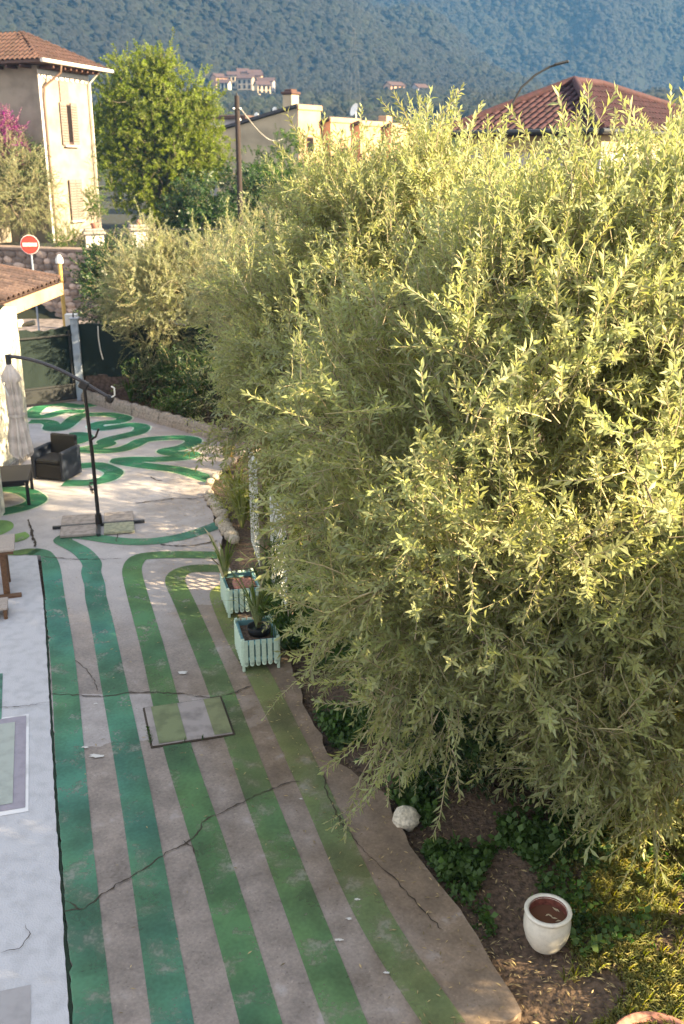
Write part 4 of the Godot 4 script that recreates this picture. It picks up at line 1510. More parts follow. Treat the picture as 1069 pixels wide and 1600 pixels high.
func kerb():
	var a := Vector3(-7.0, 0, -26.0)
	var b := Vector3(-2.0, 0, -21.1)
	var t := thing("garden_kerb", "low rock faced concrete kerb wall along the shaded bed", "kerb", a, atan2(-(b - a).z, (b - a).x))
	var l := a.distance_to(b)
	var n := 6
	var nz := noise(1.6, 4, 77)
	for k in n:
		var g := Geo.new()
		var x0 := l * k / n + 0.012
		var x1 := l * (k + 1) / n - 0.012
		var rows := []
		var prof := [Vector2(0.0, -0.1), Vector2(0.0, 0.05), Vector2(0.0, 0.12), Vector2(-0.01, 0.19), Vector2(-0.03, 0.25), Vector2(-0.06, 0.29), Vector2(-0.13, 0.30), Vector2(-0.2, 0.28), Vector2(-0.2, -0.1)]
		for q in prof:
			var row := []
			for i in 13:
				var x := lerpf(x0, x1, i / 12.0)
				var bump := 0.05 * nz.get_noise_2d(x * 2.4, q.y * 4.0) + 0.012 * absf(sin(x * 9.0))
				row.append(Vector3(x, q.y + (0.02 * sin(x * 14.0) if q.y > 0.24 else 0.0), q.x + bump))
			rows.append(row)
		g.grid(rows, false)
		for e in [0, 12]:
			for i in range(1, prof.size() - 1):
				g.tri(rows[0][e], rows[i][e], rows[i + 1][e], Vector3(-1 if e == 0 else 1, 0, 0))
		put("kerb_block", g, M.kerb, t)

func furniture():
	# tub armchair
	var t := thing("armchair", "dark blue tub armchair standing alone on the painted curls", "armchair", Vector3(-5.80, 0, -19.25), -0.30)
	var w := 0.70
	var d := 0.68
	var g := Geo.new()
	g.box(Vector3(w - 0.12, 0.30, d - 0.08), ident(Vector3(0, 0.19, 0.03)), 0.015)
	put("base", g, M.rattan_seat, t)
	g = Geo.new()
	g.box(Vector3(w - 0.14, 0.09, d - 0.12), ident(Vector3(0, 0.39, 0.06)), 0.03)
	put("seat", g, M.rattan_seat, t)
	for s in [-1, 1]:
		g = Geo.new()
		g.box(Vector3(0.085, 0.60, d), ident(Vector3(s * (w / 2 - 0.02), 0.32, 0.02)), 0.022)
		put("armrest", g, M.rattan, t)
	g = Geo.new()
	g.box(Vector3(w - 0.10, 0.62, 0.09), Transform3D(Basis(Vector3.RIGHT, -0.09), Vector3(0, 0.50, -d / 2 + 0.04)), 0.025)
	put("backrest", g, M.rattan_seat, t)
	# low table
	t = thing("coffee_table", "low dark grey coffee table beside the house corner", "table", Vector3(-6.29, 0, -17.83), 0.23)
	g = Geo.new()
	g.box(Vector3(0.74, 0.05, 1.06), ident(Vector3(0, 0.475, 0)), 0.008)
	put("tabletop", g, M.table, t)
	for sx in [-1, 1]:
		for sz in [-1, 1]:
			g = Geo.new()
			g.box(Vector3(0.06, 0.45, 0.06), ident(Vector3(sx * 0.335, 0.225, sz * 0.495)), 0.006)
			put("leg", g, M.table, t)
	for s in [-1, 1]:
		g = Geo.new()
		g.box(Vector3(0.03, 0.06, 0.9), ident(Vector3(s * 0.35, 0.42, 0)), 0.004)
		put("apron", g, M.table, t)
		g = Geo.new()
		g.box(Vector3(0.6, 0.06, 0.03), ident(Vector3(0, 0.42, s * 0.51)), 0.004)
		put("apron", g, M.table, t)
	# wooden table that reaches in from the left
	t = thing("wooden_table", "pale topped wooden table with a brown trestle leg", "table", Vector3(-4.87, 0, -13.62), 0.29)
	for k in 6:
		g = Geo.new()
		g.box(Vector3(0.9, 0.035, 0.108), ident(Vector3(-0.43, 0.725, -0.29 + k * 0.113)), 0.005)
		put("top_board", g, M.bench_top, t)
	g = Geo.new()
	g.box(Vector3(0.86, 0.05, 0.035), ident(Vector3(-0.43, 0.68, 0.29)), 0.004)
	put("apron", g, M.bench_leg, t)
	for x in [-0.16, -0.75]:
		g = Geo.new()
		g.box(Vector3(0.09, 0.70, 0.09), ident(Vector3(x, 0.35, 0.22)), 0.006)
		put("leg", g, M.bench_leg, t)
		g = Geo.new()
		g.box(Vector3(0.09, 0.70, 0.09), ident(Vector3(x, 0.35, -0.26)), 0.006)
		put("leg", g, M.bench_leg, t)
	g = Geo.new()
	g.box(Vector3(0.9, 0.05, 0.10), ident(Vector3(-0.40, 0.026, 0.36)), 0.006)
	put("foot_rail", g, M.bench_leg, t)
	t = thing("wooden_stool", "low wooden stool just below the wooden table", "stool", Vector3(-4.86, 0, -12.62), 0.29)
	for k in 3:
		g = Geo.new()
		g.box(Vector3(0.42, 0.03, 0.125), ident(Vector3(-0.05, 0.175, -0.14 + k * 0.135)), 0.005)
		put("seat_board", g, M.bench_top, t)
	for sx in [-1, 1]:
		g = Geo.new()
		g.box(Vector3(0.05, 0.16, 0.34), ident(Vector3(-0.05 + sx * 0.17, 0.08, 0)), 0.005)
		put("side_panel", g, M.bench_leg, t)

func umbrella():
	var t := thing("cantilever_parasol", "folded pale cantilever parasol hanging from a dark curved arm", "parasol", Vector3(-4.28, 0.06, -16.3), 0.0)
	var g := Geo.new()
	g.tube([Vector3(0, 0, 0), Vector3(-0.01, 1.2, 0), Vector3(-0.05, 2.46, 0)], [0.034, 0.032, 0.03], 12)
	put("pole", g, M.pole, t)
	g = Geo.new()
	g.tube([Vector3(0, 0, 0), Vector3(0, 0.16, 0)], [0.06, 0.055], 12)
	put("pole_socket", g, M.pole, t)
	g = Geo.new()
	var arm := []
	for i in 15:
		var f := i / 14.0
		arm.append(Vector3(lerpf(0.36, -1.27, f), 2.24 + 0.70 * sin(f * 1.53), 0))
	g.tube(arm, [0.03, 0.03], 10)
	put("arm", g, M.arm, t)
	g = Geo.new()
	g.box(Vector3(0.16, 0.14, 0.12), Transform3D(Basis(Vector3.BACK, -0.5), Vector3(-0.05, 2.46, 0)), 0.02)
	put("pivot_bracket", g, M.pole, t)
	g = Geo.new()
	g.box(Vector3(0.14, 0.12, 0.12), Transform3D(Basis(Vector3.BACK, -0.6), Vector3(0.36, 2.22, 0)), 0.03)
	var ck := put("crank_box", g, M.pole, t)
	g = Geo.new()
	g.tube([Vector3(0.40, 2.25, 0.02), Vector3(0.47, 2.30, 0.06), Vector3(0.47, 2.42, 0.06), Vector3(0.42, 2.45, 0.06)], [0.014], 7)
	put("crank_handle", g, M.white_plastic, ck)
	g = Geo.new()
	g.tube([Vector3(-0.03, 1.50, 0.02), Vector3(0.09, 1.58, 0.05), Vector3(0.15, 1.72, 0.06)], [0.022, 0.02, 0.016], 8)
	put("locking_lever", g, M.pole, t)
	for y in [0.62, 0.74]:
		g = Geo.new()
		g.tube([Vector3(-0.03, y, 0), Vector3(-0.10, y, 0.02)], [0.014, 0.02], 8)
		put("knob", g, M.pole, t)
	# hanging canopy, folded: pleated cloth round a slim mast
	var x := -1.27
	g = Geo.new()
	g.tube([Vector3(x, 2.97, 0), Vector3(x, 2.80, 0)], [0.05, 0.045], 10)
	put("hub", g, M.dark_metal, t)
	g = Geo.new()
	var rows := []
	var hts := [[1.24, 0.145], [1.30, 0.155], [1.45, 0.15], [1.72, 0.12], [1.88, 0.095], [1.95, 0.09], [2.05, 0.105], [2.3, 0.10], [2.5, 0.09], [2.56, 0.15], [2.66, 0.12], [2.8, 0.05], [2.84, 0.02]]
	var r := RandomNumberGenerator.new()
	r.seed = 17
	for q in hts:
		var ring := []
		for k in 48:
			var a := TAU * k / 48.0
			var pl: float = 1.0 + 0.34 * cos(a * 8.0 + q[0] * 0.6) * clampf((2.85 - q[0]) * 2.0, 0.0, 1.0) + 0.08 * cos(a * 3.0 + q[0] * 2.0)
			ring.append(Vector3(x + 0.06 * (2.9 - q[0]) * 0.6 + cos(a) * q[1] * pl, q[0] + (0.05 * cos(a * 8.0) if q[0] < 1.29 else 0.0), sin(a) * q[1] * pl))
		rows.append(ring)
	g.grid(rows, true)
	put("folded_canopy", g, M.canvas, t)
	g = Geo.new()
	g.lathe([Vector2(0.125, 1.92), Vector2(0.135, 1.92), Vector2(0.135, 1.97), Vector2(0.125, 1.97)], 24, ident(Vector3(x + 0.035, 0, 0)), 0.12, 8)
	put("tie_strap", g, M.canvas, t)
	g = Geo.new()
	g.tube([Vector3(x - 0.22, 3.0, 0.05), Vector3(x - 0.10, 2.55, 0.12), Vector3(x - 0.02, 2.3, 0.14)], [0.014], 7)
	put("rib", g, M.white_plastic, t)
	# cross foot and the four slabs that weigh it down
	g = Geo.new()
	g.box(Vector3(1.58, 0.05, 0.06), Transform3D(Basis(Vector3.UP, 0.22), Vector3(0.0, -0.03, 0)), 0.004)
	put("cross_bar", g, M.dark_metal, t)
	g = Geo.new()
	g.box(Vector3(0.06, 0.05, 1.1), Transform3D(Basis(Vector3.UP, 0.22), Vector3(0.0, -0.029, 0)), 0.004)
	put("cross_bar", g, M.dark_metal, t)
	var pv := Geo.new()
	pv.box(Vector3(0.60, 0.06, 0.47), Transform3D.IDENTITY, 0.01)
	var mesh := pv.mesh()
	var say := ["pale paving slab weighing the parasol foot, back left", "pale paving slab weighing the parasol foot, back right", "pale paving slab weighing the parasol foot, front left", "mossy paving slab weighing the parasol foot, front right"]
	for k in 4:
		var sx := -1 if k % 2 == 0 else 1
		var sz := -1 if k < 2 else 1
		var o := put("ballast_slab", mesh, M.paver_mossy if k == 3 else M.paver)
		o.transform = ident(Vector3(-4.28, 0.036, -16.3) + Basis(Vector3.UP, 0.22) * Vector3(sx * 0.345, 0.0 if sz > 0 else 0.001, sz * 0.282), 0.22)
		o.scale = Vector3(1.0 if sx < 0 else 0.86, 0.8, 1.0 if sz > 0 else 1.05)
		tag(o, say[k], "paving slab", "slabs on the parasol foot")

func planter(at: Vector3, turn: float, body: Material, label: String) -> Node3D:
	var t := thing("picket_planter", label, "planter", at, turn, "mint picket planters")
	# local: front is +z, long side runs back along -z
	var w := 0.48
	var d := 0.66
	var h := 0.33
	var y0 := 0.10
	for sx in [-1, 1]:
		for sz in [-1, 1]:
			var g := Geo.new()
			g.box(Vector3(0.035, h + y0 + 0.02, 0.035), ident(Vector3(sx * (w / 2 - 0.02), (h + y0 + 0.02) / 2, sz * (d / 2 - 0.02))), 0.004)
			put("corner_post", g, body, t)
	for side in 4:
		var long: bool = side % 2 == 1
		var l := d if long else w
		var x := Transform3D(Basis(Vector3.UP, side * PI / 2), Vector3.ZERO)
		var out := (w if long else d) / 2
		var n := 7 if long else 6
		for k in n:
			var g := Geo.new()
			var pw := (l - 0.02) / n
			var px := -l / 2 + 0.01 + pw * (k + 0.5)
			g.box(Vector3(pw - 0.019, h, 0.016), x * ident(Vector3(px, y0 + h / 2, out)), 0.004)
			# rounded foot of the picket
			g.lathe([Vector2(0, -0.008), Vector2(pw / 2 - 0.0095, -0.008), Vector2(pw / 2 - 0.0095, 0.008), Vector2(0, 0.008)], 12, x * Transform3D(Basis(Vector3.RIGHT, PI / 2), Vector3(px, y0 + 0.002, out)))
			put("picket", g, body, t)
		var g2 := Geo.new()
		g2.box(Vector3(l - 0.04, 0.04, 0.018), x * ident(Vector3(0, y0 + h - 0.05, out - 0.019)), 0.003)
		g2.box(Vector3(l - 0.04, 0.04, 0.018), x * ident(Vector3(0, y0 + 0.07, out - 0.019)), 0.003)
		put("inner_rail", g2, M.blue_mint, t)
		g2 = Geo.new()
		g2.box(Vector3(l - 0.06, h - 0.02, 0.012), x * ident(Vector3(0, y0 + h / 2 - 0.004, out - 0.036)), 0.002)
		put("liner", g2, M.liner, t)
	var g3 := Geo.new()
	g3.box(Vector3(w - 0.09, 0.05, d - 0.09), ident(Vector3(0, y0 + h - 0.10, 0)), 0.01)
	put("potting_soil", g3, M.soil, t)
	return t

func planters():
	planter(Vector3(-1.45, 0, -12.92), 0.26, M.mint, "farther mint green picket planter with a fallen brown leaf, nearest the trellis")
	planter(Vector3(-1.09, 0, -11.36), 0.24, M.mint, "nearer mint green picket planter in front of the other one")
	# inside the farther one a terracotta bowl, in the nearer one a dark pot
	var t := thing("clay_trough", "clay trough of soil sunk into the farther picket planter", "pot", Vector3(-1.40, 0.36, -12.86), 0.26)
	var g := Geo.new()
	g.box(Vector3(0.30, 0.10, 0.30), ident(Vector3(0, 0.04, 0.06)), 0.03)
	put("trough", g, M.terracotta, t)
	t = thing("black_nursery_pot", "black plastic pot sunk into the nearer picket planter", "pot", Vector3(-1.06, 0.36, -11.36))
	g = Geo.new()
	g.lathe([Vector2(0, 0), Vector2(0.13, 0), Vector2(0.155, 0.10), Vector2(0.14, 0.10), Vector2(0.13, 0.05), Vector2(0, 0.05)], 20, ident())
	put("pot", g, M.dark_metal, t)
	var list := [["spiky_plant", "spiky pale yucca leaning over the farther planter's back corner", Vector3(-1.68, 0.40, -13.08), 34, 0.62, 0.013, 0.5], ["spiky_plant", "broad bladed yucca growing from the nearer planter", Vector3(-1.08, 0.42, -11.42), 46, 0.72, 0.013, 0.7]]
	for k in list.size():
		var p = list[k]
		var y := thing(p[0], p[1], "plant", p[2], 0.0, "spiky plants in the planters")
		put("leaves", blades(p[3], p[4], p[5], p[6], 130 + k), M.blade, y)
		put("dead_leaf", blades(2, 0.45, 0.03, 1.6, 140 + k), M.dry, y)
	# umbrella sedge between and over them
	for k in 3:
		var at: Vector3 = [Vector3(-0.95, 0.1, -12.2), Vector3(-0.72, 0.1, -12.0), Vector3(-0.85, 0.40, -11.2)][k]
		var y := thing("umbrella_sedge", ["umbrella sedge standing between the two picket planters", "umbrella sedge against the trellis by the planters", "short umbrella sedge drooping over the nearer planter front"][k], "plant", at, 0.0, "umbrella sedges by the planters")
		var r := RandomNumberGenerator.new()
		r.seed = 150 + k
		var st := Geo.new()
		var wh := Geo.new()
		for i in (9 if k < 2 else 5):
			var a := r.randf() * TAU
			var h := r.randf_range(0.5, 1.15) * (0.4 if k == 2 else 1.0)
			var top := Vector3(cos(a) * 0.3 * r.randf(), h, sin(a) * 0.3 * r.randf())
			st.tube([Vector3(cos(a) * 0.04, 0, sin(a) * 0.04), top * Vector3(0.5, 0.55, 0.5), top], [0.006, 0.005, 0.004], 4, false)
			var b := blades(16, 0.24, 0.006, 1.5, 160 + i + k * 20)
			for q in b.v.size():
				wh.v.append(b.v[q] * Vector3(1, 0.4, 1) + top); wh.n.append(b.n[q]); wh.uv.append(b.uv[q]); wh.c.append(b.c[q])
		put("stems", st, M.green_leaf, y)
		put("leaf_whorls", wh, M.green_leaf, y)

func trellises():
	var at := [[Vector3(-1.25, 0.05, -14.2), Vector3(-1.50, 0.05, -15.4), 1.60, 0.05], [Vector3(-0.74, 0.05, -12.6), Vector3(-1.04, 0.05, -13.7), 1.36, 0.30]]
	for i in 2:
		var a: Vector3 = at[i][0]
		var b: Vector3 = at[i][1]
		var h: float = at[i][2]
		var d := (b - a).normalized()
		var t := thing("trellis_panel", ["farther white lattice panel beside the stone edged bed", "nearer white lattice panel behind the picket planters"][i], "trellis", a, atan2(-d.z, d.x), "white lattice panels")
		var l := a.distance_to(b)
		for e in [[Vector3(0, h / 2, 0), Vector3(0.05, h, 0.04)], [Vector3(l, h / 2, 0), Vector3(0.05, h, 0.04)], [Vector3(l / 2, h, 0), Vector3(l + 0.05, 0.05, 0.045)], [Vector3(l / 2, 0.04, 0), Vector3(l, 0.05, 0.045)]]:
			var g := Geo.new()
			g.box(e[1], ident(e[0]), 0.005)
			put("frame_bar", g, M.lattice, t)
		for s in [-1, 1]:
			var n := 15
			for k in n:
				# diagonals clipped to the frame
				var c := (k + 0.5) / n * (l + h) - (h if s > 0 else 0.0)
				var p := []
				for y in [0.04, h]:
					p.append(Vector2(c + (y if s > 0 else -y), y))
				var clip := Geometry2D.intersect_polyline_with_polygon(PackedVector2Array(p), PackedVector2Array([Vector2(0, 0.04), Vector2(l, 0.04), Vector2(l, h), Vector2(0, h)]))
				for q in clip:
					if q[0].distance_to(q[-1]) < 0.1: continue
					var g := Geo.new()
					g.bar(Vector3(q[0].x, q[0].y, 0.008 * s), Vector3(q[-1].x, q[-1].y, 0.008 * s), 0.010, 0.032, 0.0, Vector3(-(q[-1].y - q[0].y), q[-1].x - q[0].x, 0).normalized())
					put("slat", g, M.lattice, t)
		var g3 := Geo.new()
		g3.box(Vector3(0.07, h + 0.1, 0.07), ident(Vector3(-0.07, h / 2 + 0.02, 0)), 0.006)
		put("support_post", g3, M.post_wood, t)

func bed():
	# pale stones that edge the bed
	var pts := [[-2.42, -20.15, 0.11], [-2.47, -19.75, 0.10], [-2.62, -19.0, 0.10], [-2.68, -18.72, 0.09], [-2.60, -18.0, 0.085], [-2.55, -17.72, 0.10], [-2.46, -17.45, 0.13], [-2.36, -17.2, 0.12], [-2.30, -16.98, 0.12], [-2.22, -16.78, 0.13], [-2.17, -16.35, 0.12], [-2.08, -16.12, 0.13], [-2.02, -15.9, 0.12], [-1.94, -15.72, 0.12], [-1.88, -15.5, 0.10]]
	var order := ["last beside the yellow flowerpot", "second from the yellow flowerpot", "third from the yellow flowerpot, at the bend", "outermost one at the bend of the bed", "first of the close set row after the bend", "second of the close set row after the bend", "third of the close set row, beside the long crack", "fourth of the close set row after the bend", "fifth of the close set row after the bend", "last before the gap in the row", "first after the gap in the row", "second after the gap in the row", "third after the gap in the row", "next to last at the near end of the row", "last at the near end of the row"]
	for k in pts.size():
		var o := put("edging_stone", rough_stone(Vector3(pts[k][2] * 1.15, pts[k][2] * 0.8, pts[k][2]), 200 + k, 0.35, 6, 9), M.lime_stone)
		o.position = Vector3(pts[k][0] + 0.05, 0.05, pts[k][1])
		o.rotation.y = k * 1.3
		tag(o, "pale edging stone, " + order[k], "stone", "stones that edge the bed")
	var w := put("white_rock", rough_stone(Vector3(0.135, 0.11, 0.12), 231, 0.4, 9, 14), M.lime_stone.duplicate())
	w.material_override.albedo_color = lin(0.68, 0.62, 0.50)
	w.position = Vector3(0.62, 0.03, -8.02)
	tag(w, "single large white rock where slab meets the leafy bed", "rock")
	# white glazed pot
	var t := thing("white_pot", "white glazed round pot holding dark muddy water on the soil", "pot", Vector3(1.66, 0.0, -6.42))
	var g := Geo.new()
	g.lathe([Vector2(0, 0), Vector2(0.115, 0), Vector2(0.13, 0.012), Vector2(0.165, 0.08), Vector2(0.188, 0.17), Vector2(0.190, 0.24), Vector2(0.178, 0.30), Vector2(0.172, 0.318), Vector2(0.186, 0.325), Vector2(0.192, 0.337), Vector2(0.187, 0.350), Vector2(0.170, 0.354), Vector2(0.156, 0.348), Vector2(0.150, 0.33)], 48, ident())
	put("body", g, M.glaze, t)
	g = Geo.new()
	g.lathe([Vector2(0.1505, 0.345), Vector2(0.154, 0.28), Vector2(0.154, 0.20), Vector2(0.12, 0.10), Vector2(0, 0.09)], 40, ident())
	put("inside", g, M.pot_inside, t)
	g = Geo.new()
	g.lathe([Vector2(0.1535, 0.262), Vector2(0.06, 0.2625), Vector2(0, 0.2625)], 40, ident())
	put("muddy_water", g, M.muddy, t)
	var lf := thing("floating_leaves", "few pale dead leaves floating in the white pot", "leaves", Vector3(1.72, 0.268, -6.42))
	g = Geo.new()
	for k in 6: leaf(g, Vector3(rng.randf_range(-0.05, 0.05), 0.004 * k, rng.randf_range(-0.06, 0.06)), Vector3(rng.randf() - 0.5, 0.1, rng.randf() - 0.5).normalized(), Vector3.UP, 0.055, 0.017, 1.2, rng)
	put("leaf", g, M.dry, lf)
	# terracotta tub at the bottom edge
	t = thing("terracotta_tub", "large terracotta tub with grass growing in it, cut by frame", "pot", Vector3(2.22, -0.12, -5.22))
	g = Geo.new()
	g.lathe([Vector2(0, 0), Vector2(0.27, 0), Vector2(0.33, 0.24), Vector2(0.345, 0.25), Vector2(0.35, 0.30), Vector2(0.335, 0.31), Vector2(0.305, 0.305), Vector2(0.29, 0.26)], 48, ident())
	put("body", g, M.terracotta, t)
	g = Geo.new()
	g.lathe([Vector2(0.296, 0.25), Vector2(0.12, 0.262), Vector2(0, 0.26)], 30, ident())
	put("potting_soil", g, M.soil, t)
	for k in 7:
		var b := put("grass_tuft", blades(16, 0.10, 0.005, 0.7, 240 + k), M.grass, t)
		b.position = Vector3(cos(k * 0.9) * 0.17 * (k % 3) * 0.5, 0.26, sin(k * 0.9) * 0.17 * (k % 3) * 0.5)
	t = thing("yellow_flowerpot", "small yellow flowerpot at the near end of the kerb", "pot", Vector3(-2.47, 0.0, -20.65))
	g = Geo.new()
	g.lathe([Vector2(0, 0), Vector2(0.10, 0), Vector2(0.125, 0.17), Vector2(0.14, 0.175), Vector2(0.14, 0.215), Vector2(0.12, 0.215), Vector2(0.11, 0.15)], 24, ident())
	put("body", g, M.yellow_pot, t)
	g = Geo.new()
	g.lathe([Vector2(0.115, 0.16), Vector2(0, 0.165)], 24, ident())
	put("potting_soil", g, M.soil, t)
	# grass and weeds
	var r := RandomNumberGenerator.new()
	r.seed = 61
	var tufts := [blades(14, 0.085, 0.0045, 0.9, 251), blades(10, 0.055, 0.005, 1.2, 252)]
	for v in 2:
		var list := []
		var cols := []
		for k in 9500:
			var x := r.randf_range(1.3, 5.2)
			var z := r.randf_range(-8.3, -4.7)
			if bed_noise.get_noise_2d(x * 1.1, z * 1.1) + r.randf() * 0.4 < 0.0: continue
			if x < 1.6 + 0.5 * (-z - 5.5) * 0.3 + r.randf() * 0.5: continue
			if Vector2(x - 1.66, z + 6.42).length() < 0.22: continue
			list.append(Transform3D(Basis(Vector3.UP, r.randf() * TAU).scaled(Vector3.ONE * r.randf_range(0.5, 1.25)), Vector3(x, soil_y(x, z), z)))
			var s := r.randf_range(0.7, 1.25)
			cols.append(Color(s * r.randf_range(0.9, 1.3), s, s * 0.9))
		scatter("grass", tufts[v].mesh(), [M.grass], list, cols, null)
	# low leafy weeds under the near olive
	for v in 2:
		var list := []
		var cols := []
		for k in 5200:
			var z := r.randf_range(-14.0, -6.2)
			var x := edge_x(z) + 0.12 + absf(r.randfn()) * 0.8
			if bed_noise.get_noise_2d(x * 0.9 + 40.0, z * 0.9) < 0.02 - 0.12 * (x - edge_x(z)): continue
			if z > -7.3 and r.randf() < 0.72: continue
			if Vector2(x - 0.62, z + 8.02).length() < 0.16 or Vector2(x - 1.66, z + 6.42).length() < 0.24: continue
			list.append(Transform3D(aim(Vector3(r.randfn() * 0.4, 1, r.randfn() * 0.4), r.randf() * TAU, r.randf_range(0.6, 1.3)), Vector3(x, soil_y(x, z), z)))
			var s := r.randf_range(0.7, 1.2)
			cols.append(Color(s, s, s))
		scatter("ground_cover", tw.weed[v].duplicate(), [M.weed, M.weed], list, cols, null)
	# clumps of long leaved plants in the far bed and by the trellis
	var say := ["grassy clump in the shaded bed behind the kerb, near the gate", "grassy clump in the shaded bed below the far olive", "tall grassy clump beside the farther trellis", "pale grassy clump inside the stone edging", "dark grassy clump under the near olive by the slab"]
	var at := [Vector3(-5.6, 0.1, -25.6), Vector3(-4.3, 0.1, -24.8), Vector3(-1.75, 0.0, -16.2), Vector3(-2.0, 0.0, -17.6), Vector3(0.25, 0.05, -9.6)]
	for k in 5:
		var o := put("grass_clump", blades(60, 0.7 if k != 2 else 0.95, 0.012, 0.6, 270 + k), M.green_leaf if k in [0, 1, 4] else M.grass)
		o.position = at[k]
		tag(o, say[k], "plant")
	# shrubs behind the kerb and the stone edge
	shrub("laurel_shrub", "dark laurel shrub in the shade behind the kerb wall", Vector3(-3.2, 0.1, -23.6), Vector3(0.9, 0.85, 0.8), tw.laurel, M.dark_leaf, 70, 281)
	shrub("laurel_shrub", "dark laurel shrub at the near end of the kerb", Vector3(-1.7, 0.1, -22.2), Vector3(0.7, 0.8, 0.7), tw.laurel, M.dark_leaf, 60, 282)
	shrub("young_shrub", "low weedy shrub inside the stone edged bed", Vector3(-1.75, 0.0, -16.9), Vector3(0.45, 0.35, 0.8), tw.small_leaf, M.grass, 40, 283)
	shrub("young_shrub", "bright green shrub behind the nearer lattice panel", Vector3(-0.55, 0.3, -14.3), Vector3(0.75, 1.0, 0.9), tw.small_leaf, M.lime, 140, 284)
	shrub("young_shrub", "leafy green shrub between nearer lattice panel and near olive", Vector3(0.15, 0.05, -12.0), Vector3(0.55, 0.75, 0.8), tw.small_leaf, M.green_leaf, 110, 288)
	shrub("young_shrub", "pale shrub beside the trunk of the middle olive", Vector3(-0.6, 0.05, -16.3), Vector3(0.9, 0.8, 1.2), tw.small_leaf, M.grass, 140, 289)
	shrub("laurel_shrub", "broad dark shrub against the netted fence footing", Vector3(-4.9, 0.1, -25.4), Vector3(0.8, 0.55, 0.6), tw.laurel, M.dark_leaf, 60, 291)
	shrub("laurel_shrub", "dark shrub beside the two stems of the far olive", Vector3(-3.9, 0.1, -25.0), Vector3(0.9, 0.75, 0.7), tw.laurel, M.dark_leaf, 70, 292)
	shrub("laurel_shrub", "dark spreading shrub just behind the middle of the kerb", Vector3(-4.0, 0.1, -24.0), Vector3(0.7, 0.35, 0.5), tw.weed, M.weed, 60, 293)
	shrub("laurel_shrub", "tall dark shrub between far olive and forked olive", Vector3(-2.6, 0.1, -24.6), Vector3(1.0, 1.3, 0.9), tw.laurel, M.dark_leaf, 110, 294)
	shrub("laurel_shrub", "tall dark shrub behind the forked olive trunk", Vector3(-1.0, 0.1, -23.2), Vector3(1.0, 1.2, 0.9), tw.laurel, M.dark_leaf, 110, 295)
	shrub("laurel_shrub", "dark low shrub on the soil under the near olive", Vector3(1.2, 0.0, -8.9), Vector3(0.8, 0.5, 0.8), tw.laurel, M.dark_leaf, 60, 286)
	var pk := shrub("pink_flowers", "small pink flowering plant glimpsed between the middle olives", Vector3(-1.55, 0.9, -19.0), Vector3(0.35, 0.6, 0.35), tw.small_leaf, M.dark_leaf, 24, 287)
	g = Geo.new()
	for k in 14: g.blob(Vector3(0.06, 0.05, 0.06), ident(Vector3(rng.randf_range(-0.25, 0.15), rng.randf_range(0.35, 1.0), 0.3 + rng.randf_range(-0.1, 0.1))), 0.6, 290 + k, 4, 6)
	put("petals", g, M.pink_petal, pk)

func shrub(called: String, label: String, at: Vector3, radii: Vector3, meshes: Array, m: Material, clumps: int, sd: int, kind := "shrub") -> Node3D:
	var t := thing(called, label, kind, at)
	var c := Vector3(0, radii.y * 0.95, 0)
	var spots := crown(t, "foliage", meshes, [m, M.twig], [[c, radii, 1.0]], clumps, 5, 0.12, 0.5, 0.1, 1.0, sd, -0.6)
	var g := Geo.new()
	for k in 6:
		var s = spots[(k * 7) % spots.size()]
		g.tube([Vector3(0.03 * k - 0.1, -0.05, 0), s[0] * 0.5 + Vector3(0, 0.05, 0), s[0]], [0.014, 0.01, 0.005], 5, false)
	put("stems", g, M.bark, t, "stuff")
	return t

func olive(label: String, base: Vector3, fork: Vector3, tr: float, lobes: Array, clumps: int, per: int, sd: int, m: Material, shoots: int, longs: int, ends: Array, size := 1.0) -> Node3D:
	var t := thing("olive_tree", label, "tree", base, 0.0, "olive trees of the garden")
	var spots := crown(t, "foliage", tw.olive, [m, M.twig], lobes, clumps, per, 0.11, 0.9, 0.35, size, sd, -0.23, 0.25 - base.y)
	trunk_and_limbs(t, fork, tr, ends, spots, M.bark, sd)
	# long shoots: upright ones over the top, arching ones round the sides
	var r := RandomNumberGenerator.new()
	r.seed = sd + 1
	var tops := []
	var sides := []
	for s in spots:
		if s[1].y > 0.75: tops.append(s)
		elif s[1].z > -0.4: sides.append(s)
	for k in shoots:
		if tops.is_empty(): break
		var s = tops[r.randi() % tops.size()]
		var o := put("shoot", tw.shoot[k % 3], null, t)
		var d := (Vector3.UP + Vector3(r.randfn(), 0, r.randfn()) * 0.22).normalized()
		o.transform = Transform3D(aim(d, r.randf() * TAU, r.randf_range(0.85, 1.5)), s[0] + Vector3(r.randfn() * 0.1, 0.02, r.randfn() * 0.1))
	for k in longs:
		if sides.is_empty(): break
		var s = sides[r.randi() % sides.size()]
		var o := put("shoot", tw.long[k % 2], null, t)
		var d: Vector3 = (s[1] + Vector3(r.randfn(), r.randfn() * 0.6, r.randfn()) * 0.35 + Vector3(-0.1, -0.1, 0.25)).normalized()
		o.transform = Transform3D(aim(d, r.randf() * TAU, r.randf_range(0.75, 1.2)), s[0])
	return t

